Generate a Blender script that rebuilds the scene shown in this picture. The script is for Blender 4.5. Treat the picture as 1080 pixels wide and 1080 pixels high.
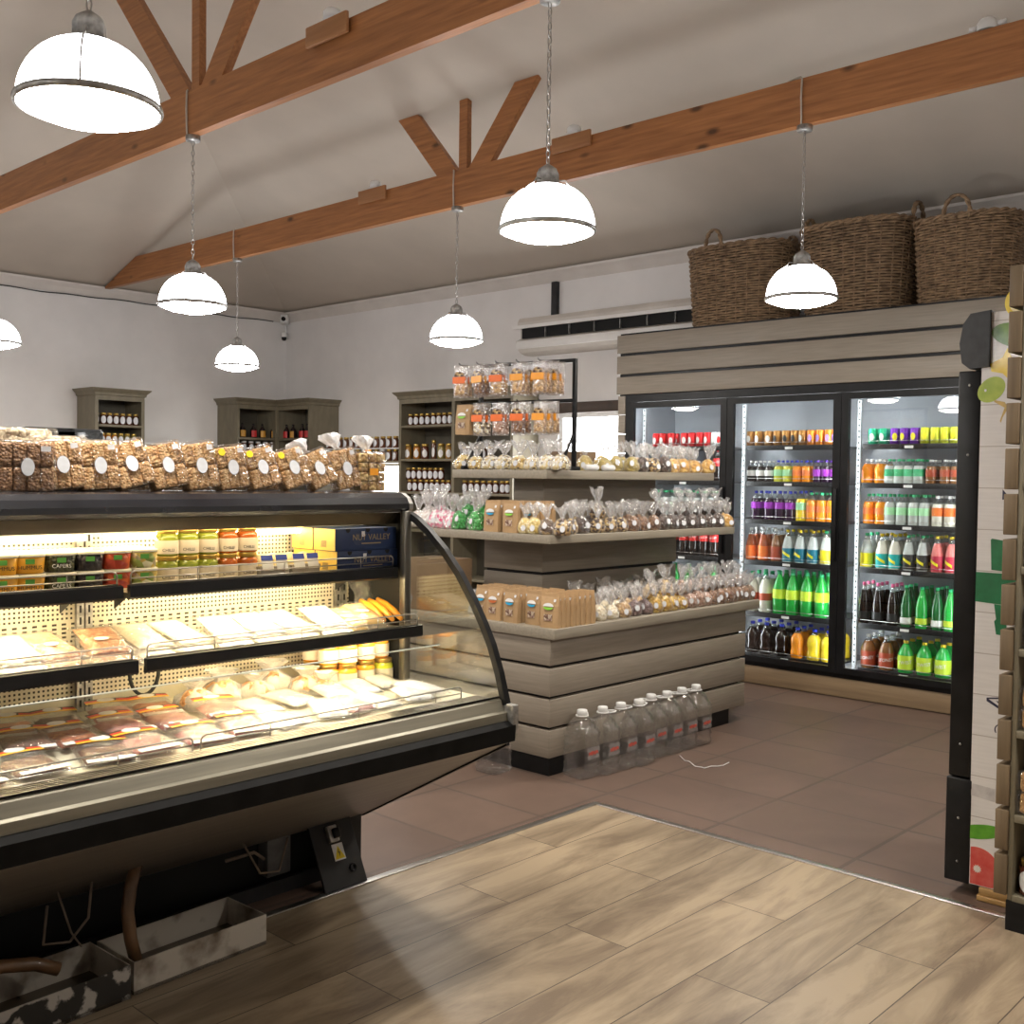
import bpy, bmesh, math, random
from mathutils import Vector, Matrix, Euler, noise
random.seed(7)
for o in list(bpy.data.objects): bpy.data.objects.remove(o, do_unlink=True)
SC = bpy.context.scene
COL = SC.collection
PI = math.pi

# ------------------------------------------------------------------ camera
CAM_H = 1.5; F_PX = 1130.73
_yaw, _pit, _rol = [math.radians(a) for a in (43.0909, -1.87117, 0.717176)]
_fw = Vector((math.cos(_yaw)*math.cos(_pit), math.sin(_yaw)*math.cos(_pit), math.sin(_pit)))
_r = Vector((math.sin(_yaw), -math.cos(_yaw), 0)); _u = _r.cross(_fw)
CR = _r*math.cos(_rol) + _u*math.sin(_rol); CU = -_r*math.sin(_rol) + _u*math.cos(_rol)
cd = bpy.data.cameras.new('camera'); cd.sensor_width = 36; cd.lens = 36*F_PX/1080; cd.clip_start = 0.05; cd.clip_end = 60
cam = bpy.data.objects.new('camera', cd); COL.objects.link(cam)
cam.matrix_world = Matrix(((CR.x, CU.x, -_fw.x, 0), (CR.y, CU.y, -_fw.y, 0), (CR.z, CU.z, -_fw.z, CAM_H), (0, 0, 0, 1)))
SC.camera = cam

def hit(ax, val, px, py=506):
    """world point where the sight line of pixel (px, py) of the 1080 frame meets the plane x/y/z = val"""
    d = _fw*F_PX + CR*(px-540) - CU*(py-540); i = 'xyz'.index(ax)
    c = Vector((0, 0, CAM_H)); return c + d*((val-c[i])/d[i])

# ------------------------------------------------------------------ world, light, exposure
w = bpy.data.worlds.new('world'); SC.world = w; w.use_nodes = True
w.node_tree.nodes['Background'].inputs[0].default_value = (0.75, 0.8, 0.9, 1)
w.node_tree.nodes['Background'].inputs[1].default_value = 0.05
LAMP_DOME, LAMP_DISC = 14.5, 62.0
TUBE_WARM, LED_COOL, DAYLIGHT = 40.0, 21.0, 8.0
SC.view_settings.view_transform = 'Standard'; SC.view_settings.look = 'None'
SC.view_settings.exposure = 0.68; SC.view_settings.gamma = 1.0
SC.view_settings.use_curve_mapping = False
try:
    SC.cycles.transparent_max_bounces = 40
    SC.cycles.max_bounces = 10
    SC.cycles.use_denoising = True
    SC.cycles.sample_clamp_indirect = 6
except Exception: pass

# ------------------------------------------------------------------ materials
MATS = {}
def _n(nt, t, **kw):
    n = nt.nodes.new(t)
    for k, v in kw.items():
        if hasattr(n, k): setattr(n, k, v)
        else: n.inputs[k].default_value = v
    return n
def rgba(c): return (c[0], c[1], c[2], 1)
def M(name, col, rough=.5, metal=0, var=.12, vs=9, stretch=(1, 1, 1), bump=0, bs=None, coat=0, emit=0, emcol=None, col2=None, rnd=0, world=False, spec=.5, contrast=(.3, .7)):
    """principled surface with procedural colour variation, roughness and bump"""
    if name in MATS: return MATS[name]
    m = bpy.data.materials.new(name); m.use_nodes = True; nt = m.node_tree
    b = nt.nodes['Principled BSDF']; L = nt.links.new
    b.inputs['Roughness'].default_value = rough; b.inputs['Metallic'].default_value = metal
    b.inputs['Coat Weight'].default_value = coat; b.inputs['Coat Roughness'].default_value = .08
    b.inputs['Specular IOR Level'].default_value = spec
    if world: src = _n(nt, 'ShaderNodeNewGeometry').outputs['Position']
    else: src = _n(nt, 'ShaderNodeTexCoord').outputs['Object']
    mp = _n(nt, 'ShaderNodeMapping'); mp.inputs['Scale'].default_value = stretch; L(src, mp.inputs[0])
    nz = _n(nt, 'ShaderNodeTexNoise'); nz.inputs['Scale'].default_value = vs; nz.inputs['Detail'].default_value = 5; L(mp.outputs[0], nz.inputs['Vector'])
    c2 = col2 or tuple(max(0, c*(1-2.2*var)) for c in col); c1 = col if col2 else tuple(min(1, c*(1+var)) for c in col)
    rp = _n(nt, 'ShaderNodeValToRGB'); e = rp.color_ramp.elements
    e[0].position = contrast[0]; e[0].color = rgba(c2); e[1].position = contrast[1]; e[1].color = rgba(c1)
    L(nz.outputs['Fac'], rp.inputs[0]); out = rp.outputs[0]
    if rnd:
        oi = _n(nt, 'ShaderNodeObjectInfo'); hs = _n(nt, 'ShaderNodeHueSaturation')
        mr = _n(nt, 'ShaderNodeMapRange'); mr.inputs[3].default_value = 1-rnd; mr.inputs[4].default_value = 1+rnd
        L(oi.outputs['Random'], mr.inputs[0]); L(mr.outputs[0], hs.inputs['Value']); L(out, hs.inputs['Color']); out = hs.outputs[0]
    L(out, b.inputs['Base Color'])
    if bump:
        n2 = _n(nt, 'ShaderNodeTexNoise'); n2.inputs['Scale'].default_value = bs or vs*3; n2.inputs['Detail'].default_value = 4; L(mp.outputs[0], n2.inputs['Vector'])
        bp = _n(nt, 'ShaderNodeBump'); bp.inputs['Strength'].default_value = bump; bp.inputs['Distance'].default_value = .01
        L(n2.outputs['Fac'], bp.inputs['Height']); L(bp.outputs[0], b.inputs['Normal'])
    if emit:
        b.inputs['Emission Color'].default_value = rgba(emcol or col); b.inputs['Emission Strength'].default_value = emit
    MATS[name] = m; return m

def film(name, tint=(1, 1, 1), lo=.05, hi=.6, white=.3, rough=.12, crinkle=.6, cs=40):
    """thin clear plastic: see-through with shiny, slightly milky crinkles"""
    if name in MATS: return MATS[name]
    m = bpy.data.materials.new(name); m.use_nodes = True; nt = m.node_tree; L = nt.links.new
    nt.nodes.remove(nt.nodes['Principled BSDF']); out = nt.nodes['Material Output']
    tr = _n(nt, 'ShaderNodeBsdfTransparent'); tr.inputs[0].default_value = rgba(tint)
    gl = _n(nt, 'ShaderNodeBsdfGlossy'); gl.inputs['Roughness'].default_value = rough; gl.inputs[0].default_value = (.95, .95, .95, 1)
    df = _n(nt, 'ShaderNodeBsdfDiffuse'); df.inputs[0].default_value = (.85, .85, .86, 1)
    mx = _n(nt, 'ShaderNodeMixShader'); mx.inputs[0].default_value = white; L(gl.outputs[0], mx.inputs[1]); L(df.outputs[0], mx.inputs[2])
    tc = _n(nt, 'ShaderNodeTexCoord'); nz = _n(nt, 'ShaderNodeTexNoise'); nz.inputs['Scale'].default_value = cs; nz.inputs['Detail'].default_value = 3
    L(tc.outputs['Object'], nz.inputs['Vector'])
    bp = _n(nt, 'ShaderNodeBump'); bp.inputs['Strength'].default_value = crinkle; bp.inputs['Distance'].default_value = .02
    L(nz.outputs['Fac'], bp.inputs['Height']); L(bp.outputs[0], gl.inputs['Normal'])
    lw = _n(nt, 'ShaderNodeLayerWeight'); lw.inputs['Blend'].default_value = .35; L(bp.outputs[0], lw.inputs['Normal'])
    mr = _n(nt, 'ShaderNodeMapRange'); mr.inputs[3].default_value = lo; mr.inputs[4].default_value = hi; L(lw.outputs['Facing'], mr.inputs[0])
    mm = _n(nt, 'ShaderNodeMixShader'); L(mr.outputs[0], mm.inputs[0]); L(tr.outputs[0], mm.inputs[1]); L(mx.outputs[0], mm.inputs[2])
    L(mm.outputs[0], out.inputs[0]); MATS[name] = m; return m

def pane_mat(name, tint=(.97, .98, .97), ior=1.5, rough=0.0):
    if name in MATS: return MATS[name]
    m = bpy.data.materials.new(name); m.use_nodes = True; nt = m.node_tree; L = nt.links.new
    nt.nodes.remove(nt.nodes['Principled BSDF']); out = nt.nodes['Material Output']
    tr = _n(nt, 'ShaderNodeBsdfTransparent'); tr.inputs[0].default_value = rgba(tint)
    gl = _n(nt, 'ShaderNodeBsdfGlossy'); gl.inputs['Roughness'].default_value = rough
    fr = _n(nt, 'ShaderNodeFresnel'); ge = _n(nt, 'ShaderNodeNewGeometry'); mi = _n(nt, 'ShaderNodeMapRange'); mi.inputs[3].default_value = ior; mi.inputs[4].default_value = 1/ior
    L(ge.outputs['Backfacing'], mi.inputs[0]); L(mi.outputs[0], fr.inputs[0])
    nz = _n(nt, 'ShaderNodeTexNoise'); nz.inputs['Scale'].default_value = 3
    ad = _n(nt, 'ShaderNodeMath', operation='MULTIPLY_ADD'); ad.inputs[1].default_value = .01; L(nz.outputs['Fac'], ad.inputs[0]); L(fr.outputs[0], ad.inputs[2])
    mm = _n(nt, 'ShaderNodeMixShader'); L(ad.outputs[0], mm.inputs[0]); L(tr.outputs[0], mm.inputs[1]); L(gl.outputs[0], mm.inputs[2])
    L(mm.outputs[0], out.inputs[0]); MATS[name] = m; return m

def bits(name, cols, scale=70, rough=.45, bump=.8, coat=.35, rnd=.08):
    """crumbs, nuts, pasta: voronoi cells in several colours, bumpy"""
    if name in MATS: return MATS[name]
    m = bpy.data.materials.new(name); m.use_nodes = True; nt = m.node_tree; L = nt.links.new
    b = nt.nodes['Principled BSDF']; b.inputs['Roughness'].default_value = rough; b.inputs['Coat Weight'].default_value = coat; b.inputs['Coat Roughness'].default_value = .15
    tc = _n(nt, 'ShaderNodeTexCoord'); vo = _n(nt, 'ShaderNodeTexVoronoi'); vo.inputs['Scale'].default_value = scale
    L(tc.outputs['Object'], vo.inputs['Vector'])
    sp = _n(nt, 'ShaderNodeSeparateColor'); L(vo.outputs['Color'], sp.inputs[0])
    rp = _n(nt, 'ShaderNodeValToRGB'); rp.color_ramp.interpolation = 'CONSTANT'; e = rp.color_ramp.elements
    while len(e) < len(cols): e.new(.5)
    for i, c in enumerate(cols): e[i].position = i/len(cols); e[i].color = rgba(c)
    L(sp.outputs[0], rp.inputs[0])
    oi = _n(nt, 'ShaderNodeObjectInfo'); hs = _n(nt, 'ShaderNodeHueSaturation'); mr = _n(nt, 'ShaderNodeMapRange')
    mr.inputs[3].default_value = 1-rnd; mr.inputs[4].default_value = 1+rnd; L(oi.outputs['Random'], mr.inputs[0]); L(mr.outputs[0], hs.inputs['Value'])
    L(rp.outputs[0], hs.inputs['Color']); L(hs.outputs[0], b.inputs['Base Color'])
    bp = _n(nt, 'ShaderNodeBump'); bp.inputs['Strength'].default_value = bump; bp.inputs['Distance'].default_value = .01; bp.invert = True
    L(vo.outputs['Distance'], bp.inputs['Height']); L(bp.outputs[0], b.inputs['Normal'])
    MATS[name] = m; return m

def glow(name, col, s):
    if name in MATS: return MATS[name]
    m = bpy.data.materials.new(name); m.use_nodes = True; nt = m.node_tree
    b = nt.nodes['Principled BSDF']; b.inputs['Base Color'].default_value = (.8, .8, .8, 1)
    b.inputs['Emission Color'].default_value = rgba(col); b.inputs['Emission Strength'].default_value = s
    nz = _n(nt, 'ShaderNodeTexNoise'); nz.inputs['Scale'].default_value = 20
    mr = _n(nt, 'ShaderNodeMapRange'); mr.inputs[3].default_value = .3; mr.inputs[4].default_value = .5
    nt.links.new(nz.outputs['Fac'], mr.inputs[0]); nt.links.new(mr.outputs[0], b.inputs['Roughness'])
    MATS[name] = m; return m

# ------------------------------------------------------------------ mesh helpers
class MB:
    def __init__(s): s.v = []; s.f = []; s.m = []; s.s = []
    def add(s, vs, fs, mi=0, smooth=False, X=None):
        k = len(s.v); s.v += [(X @ Vector(p)) if X else Vector(p) for p in vs]
        for f in fs: s.f.append([i+k for i in f]); s.m.append(mi); s.s.append(smooth)
        return s
    def box(s, x0, x1, y0, y1, z0, z1, mi=0, X=None):
        v = [(x, y, z) for z in (z0, z1) for y in (y0, y1) for x in (x0, x1)]
        return s.add(v, [(0, 2, 3, 1), (4, 5, 7, 6), (0, 1, 5, 4), (2, 6, 7, 3), (0, 4, 6, 2), (1, 3, 7, 5)], mi, False, X)
    def bev(s, x0, x1, y0, y1, z0, z1, r=.004, seg=2, mi=0, X=None, smooth=True):
        bm = bmesh.new(); bmesh.ops.create_cube(bm, size=1)
        for q in bm.verts: q.co = Vector(((x0+x1)/2+q.co.x*(x1-x0), (y0+y1)/2+q.co.y*(y1-y0), (z0+z1)/2+q.co.z*(z1-z0)))
        bmesh.ops.bevel(bm, geom=list(bm.edges), offset=r, segments=seg, affect='EDGES', profile=.5)
        return s.bm(bm, mi, smooth, X)
    def bm(s, bm, mi=0, smooth=True, X=None):
        bm.verts.index_update(); s.add([q.co.copy() for q in bm.verts], [[q.index for q in f.verts] for f in bm.faces], mi, smooth, X); bm.free(); return s
    def lathe(s, prof, n=18, mi=0, X=None, smooth=True, fn=None):
        """prof: (r, z) or (r, z, mat) bottom to top"""
        vs = []; fs = []; ms = []; rings = []
        for p in prof:
            r, z = p[0], p[1]
            if r < 1e-6: vs.append(Vector((0, 0, z))); rings.append([len(vs)-1])
            else:
                ring = []
                for i in range(n):
                    a = 2*PI*i/n; rr = r*(fn(a, z) if fn else 1); vs.append(Vector((rr*math.cos(a), rr*math.sin(a), z))); ring.append(len(vs)-1)
                rings.append(ring)
        k = len(s.v); s.v += [(X @ p) if X else p for p in vs]
        for j in range(len(rings)-1):
            a, b = rings[j], rings[j+1]; mm = prof[j][2] if len(prof[j]) > 2 else mi
            for i in range(n):
                i2 = (i+1) % n
                if len(a) == 1 and len(b) == 1: continue
                if len(a) == 1: f = [a[0], b[i2], b[i]]
                elif len(b) == 1: f = [a[i], a[i2], b[0]]
                else: f = [a[i], a[i2], b[i2], b[i]]
                s.f.append([q+k for q in f]); s.m.append(mm); s.s.append(smooth)
        return s
    def tube(s, pts, r=.004, n=8, mi=0, closed=False, X=None, rs=None):
        pts = [Vector(p) for p in pts]; N = len(pts); vs = []; fs = []; prev = None
        for i, p in enumerate(pts):
            if closed: t = pts[(i+1) % N]-pts[i-1]
            else: t = pts[min(i+1, N-1)]-pts[max(i-1, 0)]
            t = t.normalized() if t.length else Vector((0, 0, 1))
            if prev is None:
                a = Vector((0, 0, 1)) if abs(t.z) < .9 else Vector((1, 0, 0)); nrm = t.cross(a).normalized()
            else:
                nrm = prev - t*prev.dot(t); nrm = nrm.normalized() if nrm.length > 1e-6 else prev
            prev = nrm; bn = t.cross(nrm); rr = rs[i] if rs else r
            for k in range(n):
                a = 2*PI*k/n; vs.append(p + nrm*(rr*math.cos(a)) + bn*(rr*math.sin(a)))
        for i in range(N if closed else N-1):
            j = (i+1) % N
            for k in range(n): fs.append((i*n+k, i*n+(k+1) % n, j*n+(k+1) % n, j*n+k))
        if not closed: fs.append(list(range(n))[::-1]); fs.append([(N-1)*n+k for k in range(n)])
        return s.add(vs, fs, mi, True, X)
    def prism(s, poly, ax, a, b, mi=0, X=None, smooth=False):
        """poly of 2D points extruded along axis ax from a to b (x: (y,z), y: (x,z), z: (x,y))"""
        def P(q, t): return {'x': (t, q[0], q[1]), 'y': (q[0], t, q[1]), 'z': (q[0], q[1], t)}[ax]
        n = len(poly); vs = [P(q, a) for q in poly]+[P(q, b) for q in poly]
        fs = [list(range(n))[::-1], [n+i for i in range(n)]]
        fs += [(i, (i+1) % n, n+(i+1) % n, n+i) for i in range(n)]
        return s.add(vs, fs, mi, smooth, X)
    def mesh(s, name, mats):
        me = bpy.data.meshes.new(name); me.from_pydata([tuple(p) for p in s.v], [], s.f)
        for m in (mats if isinstance(mats, (list, tuple)) else [mats]): me.materials.append(m)
        for p, mi, sm in zip(me.polygons, s.m, s.s): p.material_index = mi; p.use_smooth = sm
        bm = bmesh.new(); bm.from_mesh(me); bmesh.ops.recalc_face_normals(bm, faces=bm.faces); bm.to_mesh(me); bm.free()
        me.update(); return me
    def build(s, name, mats, parent=None, loc=None, rot=None): return put(name, s.mesh(name, mats), parent, loc, rot)

def put(name, me, parent=None, loc=None, rot=None):
    o = bpy.data.objects.new(name, me); COL.objects.link(o)
    if parent: o.parent = parent
    if loc is not None: o.location = loc
    if rot is not None: o.rotation_euler = rot
    return o
def tag(o, label, cat, group=None):
    o['label'] = label; o['category'] = cat
    if group: o['group'] = group
    return o
def thing(name, label, cat, loc=(0, 0, 0), rz=0, group=None, rot=None):
    o = bpy.data.objects.new(name, None); COL.objects.link(o); o.location = loc; o.empty_display_size = .05
    o.rotation_euler = rot or (0, 0, rz); return tag(o, label, cat, group)
def structure(o): o['kind'] = 'structure'; return o
def dup(root, loc=None, rot=None, label=None, group=None, parent=None):
    r = root.copy(); COL.objects.link(r)
    if parent: r.parent = parent
    if loc is not None: r.location = loc
    if rot is not None: r.rotation_euler = rot
    if label: r['label'] = label
    if group: r['group'] = group
    for ch in list(root.children): dup(ch, parent=r)
    return r
ORD = ['first', 'second', 'third', 'fourth', 'fifth', 'sixth', 'seventh', 'eighth', 'ninth', 'tenth', 'eleventh', 'twelfth', 'thirteenth', 'fourteenth', 'fifteenth', 'sixteenth', 'seventeenth', 'eighteenth', 'nineteenth', 'twentieth', 'twenty-first', 'twenty-second', 'twenty-third', 'twenty-fourth', 'twenty-fifth']
_TXT = {}
def text_mesh(body, size, mat, ext=.0006):
    k = (body, size, mat.name)
    if k in _TXT: return _TXT[k]
    c = bpy.data.curves.new('t', 'FONT'); c.body = body; c.size = size; c.align_x = 'CENTER'; c.align_y = 'CENTER'; c.extrude = ext
    o = bpy.data.objects.new('t', c); COL.objects.link(o)
    me = bpy.data.meshes.new_from_object(o.evaluated_get(bpy.context.evaluated_depsgraph_get()))
    bpy.data.objects.remove(o, do_unlink=True); me.materials.clear(); me.materials.append(mat)
    _TXT[k] = me; return me
def cyl_disc(mb, R, w, h, z, mi=0, n=20, a0=-PI/2, rect=False):
    """label patch wrapped on a cylinder of radius R, facing local -Y"""
    vs = []; fs = []; K = 5
    if rect:
        for j in range(2):
            for i in range(n+1):
                a = a0+(i/n-.5)*w/R; vs.append((R*math.cos(a), R*math.sin(a), z+(j-.5)*h))
        fs = [(i, i+1, n+2+i, n+1+i) for i in range(n)]
    else:
        vs.append((R*math.cos(a0), R*math.sin(a0), z))
        for k in range(1, K+1):
            for i in range(n):
                t = 2*PI*i/n; a = a0+math.cos(t)*w/2*k/K/R; vs.append((R*math.cos(a), R*math.sin(a), z+math.sin(t)*h/2*k/K))
        fs = [(0, 1+i, 1+(i+1) % n) for i in range(n)]
        for k in range(1, K):
            b = 1+(k-1)*n; c = 1+k*n; fs += [(b+i, c+i, c+(i+1) % n, b+(i+1) % n) for i in range(n)]
    mb.add(vs, fs, mi, True); return mb
def disc(mb, w, h, n=20, mi=0, X=None, t=.0008):
    p = [(w/2*math.cos(2*PI*i/n), h/2*math.sin(2*PI*i/n)) for i in range(n)]
    return mb.prism(p, 'y', -t, t, mi, X)
# ------------------------------------------------------------------ shared materials
m_wall = M('wall_paint', (.78, .765, .755), .8, var=.03, vs=2.5, bump=.06, bs=60, world=True)
m_ceil = M('ceiling_paint', (.515, .455, .385), .85, var=.04, vs=1.6, bump=.05, bs=30, world=True)
m_cornice = M('cornice_paint', (.66, .62, .58), .7, var=.03, vs=5, world=True)
m_black = M('black_metal', (.009, .009, .010), .42, var=.2, vs=12, spec=.25)
m_blackm = M('black_matt', (.018, .018, .02), .6, var=.2, vs=15)
m_char = M('charcoal_plastic', (.03, .032, .036), .5, var=.15, vs=30, bump=.1, bs=120)
m_steel = M('brushed_steel', (.55, .54, .52), .32, metal=1, var=.12, vs=6, stretch=(1, 30, 30), bump=.04)
m_galv = M('dull_grey_metal', (.46, .45, .43), .45, metal=.8, var=.25, vs=30, bump=.2, bs=60)
m_white = M('white_plastic', (.78, .78, .77), .4, var=.03, vs=8)
m_paper = M('white_label_paper', (.8, .8, .8), .6, var=.03, vs=30)
m_oatm = M('cream_label_paper', (.80, .74, .62), .6, var=.04, vs=30)
m_dark = M('dark_void', (.006, .006, .006), .8, var=.2, vs=5)
m_ink = M('dark_ink', (.02, .02, .03), .5, var=.1, vs=20)
def wood(name, c1, c2, ax, rough=.5, sc=1.0, world=False, bump=.12):
    st = {'x': (1.2, 22, 22), 'y': (22, 1.2, 22), 'z': (22, 22, 1.2), 'h': (1.3, 1.3, 26)}[ax]
    return M(name, c1, rough, col2=c2, vs=1.6*sc, stretch=st, bump=bump, bs=3, world=world, contrast=(.25, .75))
m_clad = wood('washed_grey_timber', (.29, .25, .20), (.222, .188, .148), 'h', .5, sc=2.2, world=True, bump=.06)
m_cladtop = wood('washed_grey_shelf_board', (.31, .275, .215), (.235, .205, .16), 'x', .5, sc=2, world=True, bump=.06)
m_oak = wood('pale_oak_plank_ends', (.19, .135, .078), (.115, .08, .045), 'z', .6, sc=1.4, world=True)
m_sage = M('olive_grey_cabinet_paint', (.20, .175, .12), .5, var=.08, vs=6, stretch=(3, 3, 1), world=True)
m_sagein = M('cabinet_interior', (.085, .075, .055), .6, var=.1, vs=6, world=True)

def beam_mat():
    m = wood('varnished_pine', (.46, .195, .066), (.25, .096, .032), 'y', .45, sc=1.6, world=True)
    nt = m.node_tree; b = nt.nodes['Principled BSDF']; L = nt.links.new
    pos = _n(nt, 'ShaderNodeNewGeometry'); mp = _n(nt, 'ShaderNodeMapping'); mp.inputs['Scale'].default_value = (4, 2.2, 5); L(pos.outputs['Position'], mp.inputs[0])
    vo = _n(nt, 'ShaderNodeTexVoronoi'); vo.inputs['Scale'].default_value = 1.3; L(mp.outputs[0], vo.inputs['Vector'])
    mr = _n(nt, 'ShaderNodeMapRange'); mr.inputs[1].default_value = .06; mr.inputs[2].default_value = .17; mr.inputs[3].default_value = .25; mr.inputs[4].default_value = 1; L(vo.outputs['Distance'], mr.inputs[0])
    old = b.inputs['Base Color'].links[0].from_socket
    mx = _n(nt, 'ShaderNodeMix', data_type='RGBA', blend_type='MULTIPLY'); mx.inputs[0].default_value = 1; L(old, mx.inputs[6])
    cc = _n(nt, 'ShaderNodeCombineColor'); [L(mr.outputs[0], cc.inputs[i]) for i in range(3)]; L(cc.outputs[0], mx.inputs[7]); L(mx.outputs[2], b.inputs['Base Color'])
    return m
m_pine = beam_mat()

def brick_floor(name, w_, h_, ox, oy, offset, c1, c2, mort, msize, rough, streak, spots, c3):
    m = bpy.data.materials.new(name); m.use_nodes = True; nt = m.node_tree; L = nt.links.new; b = nt.nodes['Principled BSDF']
    pos = _n(nt, 'ShaderNodeNewGeometry'); mp = _n(nt, 'ShaderNodeMapping'); mp.inputs['Location'].default_value = (-ox, -oy, 0); L(pos.outputs['Position'], mp.inputs[0])
    br = _n(nt, 'ShaderNodeTexBrick'); br.offset = offset; br.inputs['Scale'].default_value = 1; br.inputs['Brick Width'].default_value = w_; br.inputs['Row Height'].default_value = h_
    br.inputs['Mortar Size'].default_value = msize; br.inputs['Mortar Smooth'].default_value = .3; br.inputs['Bias'].default_value = 0
    br.inputs['Color1'].default_value = rgba(c1); br.inputs['Color2'].default_value = rgba(c2); br.inputs['Mortar'].default_value = rgba(mort); L(mp.outputs[0], br.inputs['Vector'])
    m2 = _n(nt, 'ShaderNodeMapping'); m2.inputs['Scale'].default_value = streak; L(pos.outputs['Position'], m2.inputs[0])
    sc = _n(nt, 'ShaderNodeSeparateColor'); L(br.outputs['Color'], sc.inputs[0])
    n1 = _n(nt, 'ShaderNodeTexNoise'); n1.inputs['Scale'].default_value = 1.5; n1.inputs['Detail'].default_value = 6; n1.inputs['Roughness'].default_value = .65; n1.inputs['Distortion'].default_value = .6
    cb = _n(nt, 'ShaderNodeCombineXYZ'); ml = _n(nt, 'ShaderNodeMath', operation='MULTIPLY'); ml.inputs[1].default_value = 60; L(sc.outputs[0], ml.inputs[0]); L(ml.outputs[0], cb.inputs[2])
    va = _n(nt, 'ShaderNodeVectorMath', operation='ADD'); L(m2.outputs[0], va.inputs[0]); L(cb.outputs[0], va.inputs[1]); L(va.outputs[0], n1.inputs['Vector'])
    rp = _n(nt, 'ShaderNodeValToRGB'); e = rp.color_ramp.elements; e[0].position = .36; e[0].color = rgba(c3); e[1].position = .60; e[1].color = (1, 1, 1, 1); L(n1.outputs['Fac'], rp.inputs[0])
    mx = _n(nt, 'ShaderNodeMix', data_type='RGBA', blend_type='MULTIPLY'); mx.inputs[0].default_value = spots; L(br.outputs['Color'], mx.inputs[6]); L(rp.outputs[0], mx.inputs[7])
    n2 = _n(nt, 'ShaderNodeTexNoise'); n2.inputs['Scale'].default_value = 1.1; n2.inputs['Detail'].default_value = 3; L(pos.outputs['Position'], n2.inputs['Vector'])
    hs = _n(nt, 'ShaderNodeHueSaturation'); mr = _n(nt, 'ShaderNodeMapRange'); mr.inputs[3].default_value = .82; mr.inputs[4].default_value = 1.18; L(n2.outputs['Fac'], mr.inputs[0]); L(mr.outputs[0], hs.inputs['Value']); L(mx.outputs[2], hs.inputs['Color']); L(hs.outputs[0], b.inputs['Base Color'])
    b.inputs['Roughness'].default_value = rough
    bp = _n(nt, 'ShaderNodeBump'); bp.inputs['Strength'].default_value = .25; bp.inputs['Distance'].default_value = .003; bp.invert = True; L(br.outputs['Fac'], bp.inputs['Height'])
    n3 = _n(nt, 'ShaderNodeTexNoise'); n3.inputs['Scale'].default_value = 160; L(pos.outputs['Position'], n3.inputs['Vector'])
    b2 = _n(nt, 'ShaderNodeBump'); b2.inputs['Strength'].default_value = .12; b2.inputs['Distance'].default_value = .002; L(n3.outputs['Fac'], b2.inputs['Height']); L(bp.outputs[0], b2.inputs['Normal']); L(b2.outputs[0], b.inputs['Normal'])
    return m
m_terra = brick_floor('terracotta_tiles', .49, .62, 4.51-.49*20, 1.868-.62*20, 0, (.152, .098, .073), (.128, .082, .062), (.098, .068, .052), .011, .55, (1.3, 1.3, 1), .45, (.62, .62, .6))
m_lam = brick_floor('timber_look_planks', 1.28, .256, .72-1.28*10, 1.515-.256*20, .43, (.41, .318, .212), (.335, .262, .178), (.085, .06, .042), .0022, .4, (.9, 5, 1), .95, (.44, .41, .40))

# ------------------------------------------------------------------ room shell
XW, YW, XB, YB, ZE = 7.7, 11.01, -4.0, -3.0, 3.45
structure(MB().box(3.85, XW, YB, YW, -.1, 0).box(XB, 3.85, 3.05, YW, -.1, 0).build('floor', m_terra))
structure(MB().box(XB, 3.85, YB, 3.05, -.1, 0).build('floor', m_lam))
structure(MB().bev(XB, 3.865, 3.035, 3.068, 0, .005, .002).build('trim_1', m_steel))
structure(MB().bev(3.835, 3.868, YB, 3.035, 0, .005, .002).build('trim_2', m_steel))
structure(MB().box(XB-.1, XW+.1, YW, YW+.1, 0, 3.6).build('wall_left', m_wall))
structure(MB().box(XB-.1, XB, YB, YW, 0, 5.4).build('wall_back', m_wall))
structure(MB().box(XB-.1, XW+.1, YB-.1, YB, 0, 3.6).build('wall_near', m_wall))
W1 = (5.60, 6.62, 1.0, 2.10); W2 = (8.52, 9.42, 1.20, 1.64)
rw = MB()
for y0, y1, z0, z1 in ((YB, W1[0], 0, 3.6), (W1[0], W1[1], 0, W1[2]), (W1[0], W1[1], W1[3], 3.6), (W1[1], W2[0], 0, 3.6), (W2[0], W2[1], 0, W2[2]), (W2[0], W2[1], W2[3], 3.6), (W2[1], YW, 0, 3.6)):
    rw.box(XW, XW+.1, y0, y1, z0, z1)
structure(rw.build('wall_right', m_wall))
SL = .31; YR = 5.5; ZR = ZE+SL*YR; XH = XW-YR
def zc(x, y): return min(ZE+SL*(XW-x), ZE+SL*(YW-y), ZE+SL*max(y, 0), ZR)
c = MB()
V = [(XW, YW, ZE), (XW, 0, ZE), (XH, YR, ZR), (XB, YR, ZR), (XB, YW, ZE), (XB, 0, ZE), (XB, YB, ZE), (XW, YB, ZE)]
V2 = [(x, y, z+.06) for x, y, z in V]; FS = [(0, 1, 2), (0, 2, 3, 4), (1, 5, 3, 2), (1, 7, 6, 5)]
c.add(V, FS); c.add(V2, FS)
structure(c.build('ceiling', m_ceil))
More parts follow.
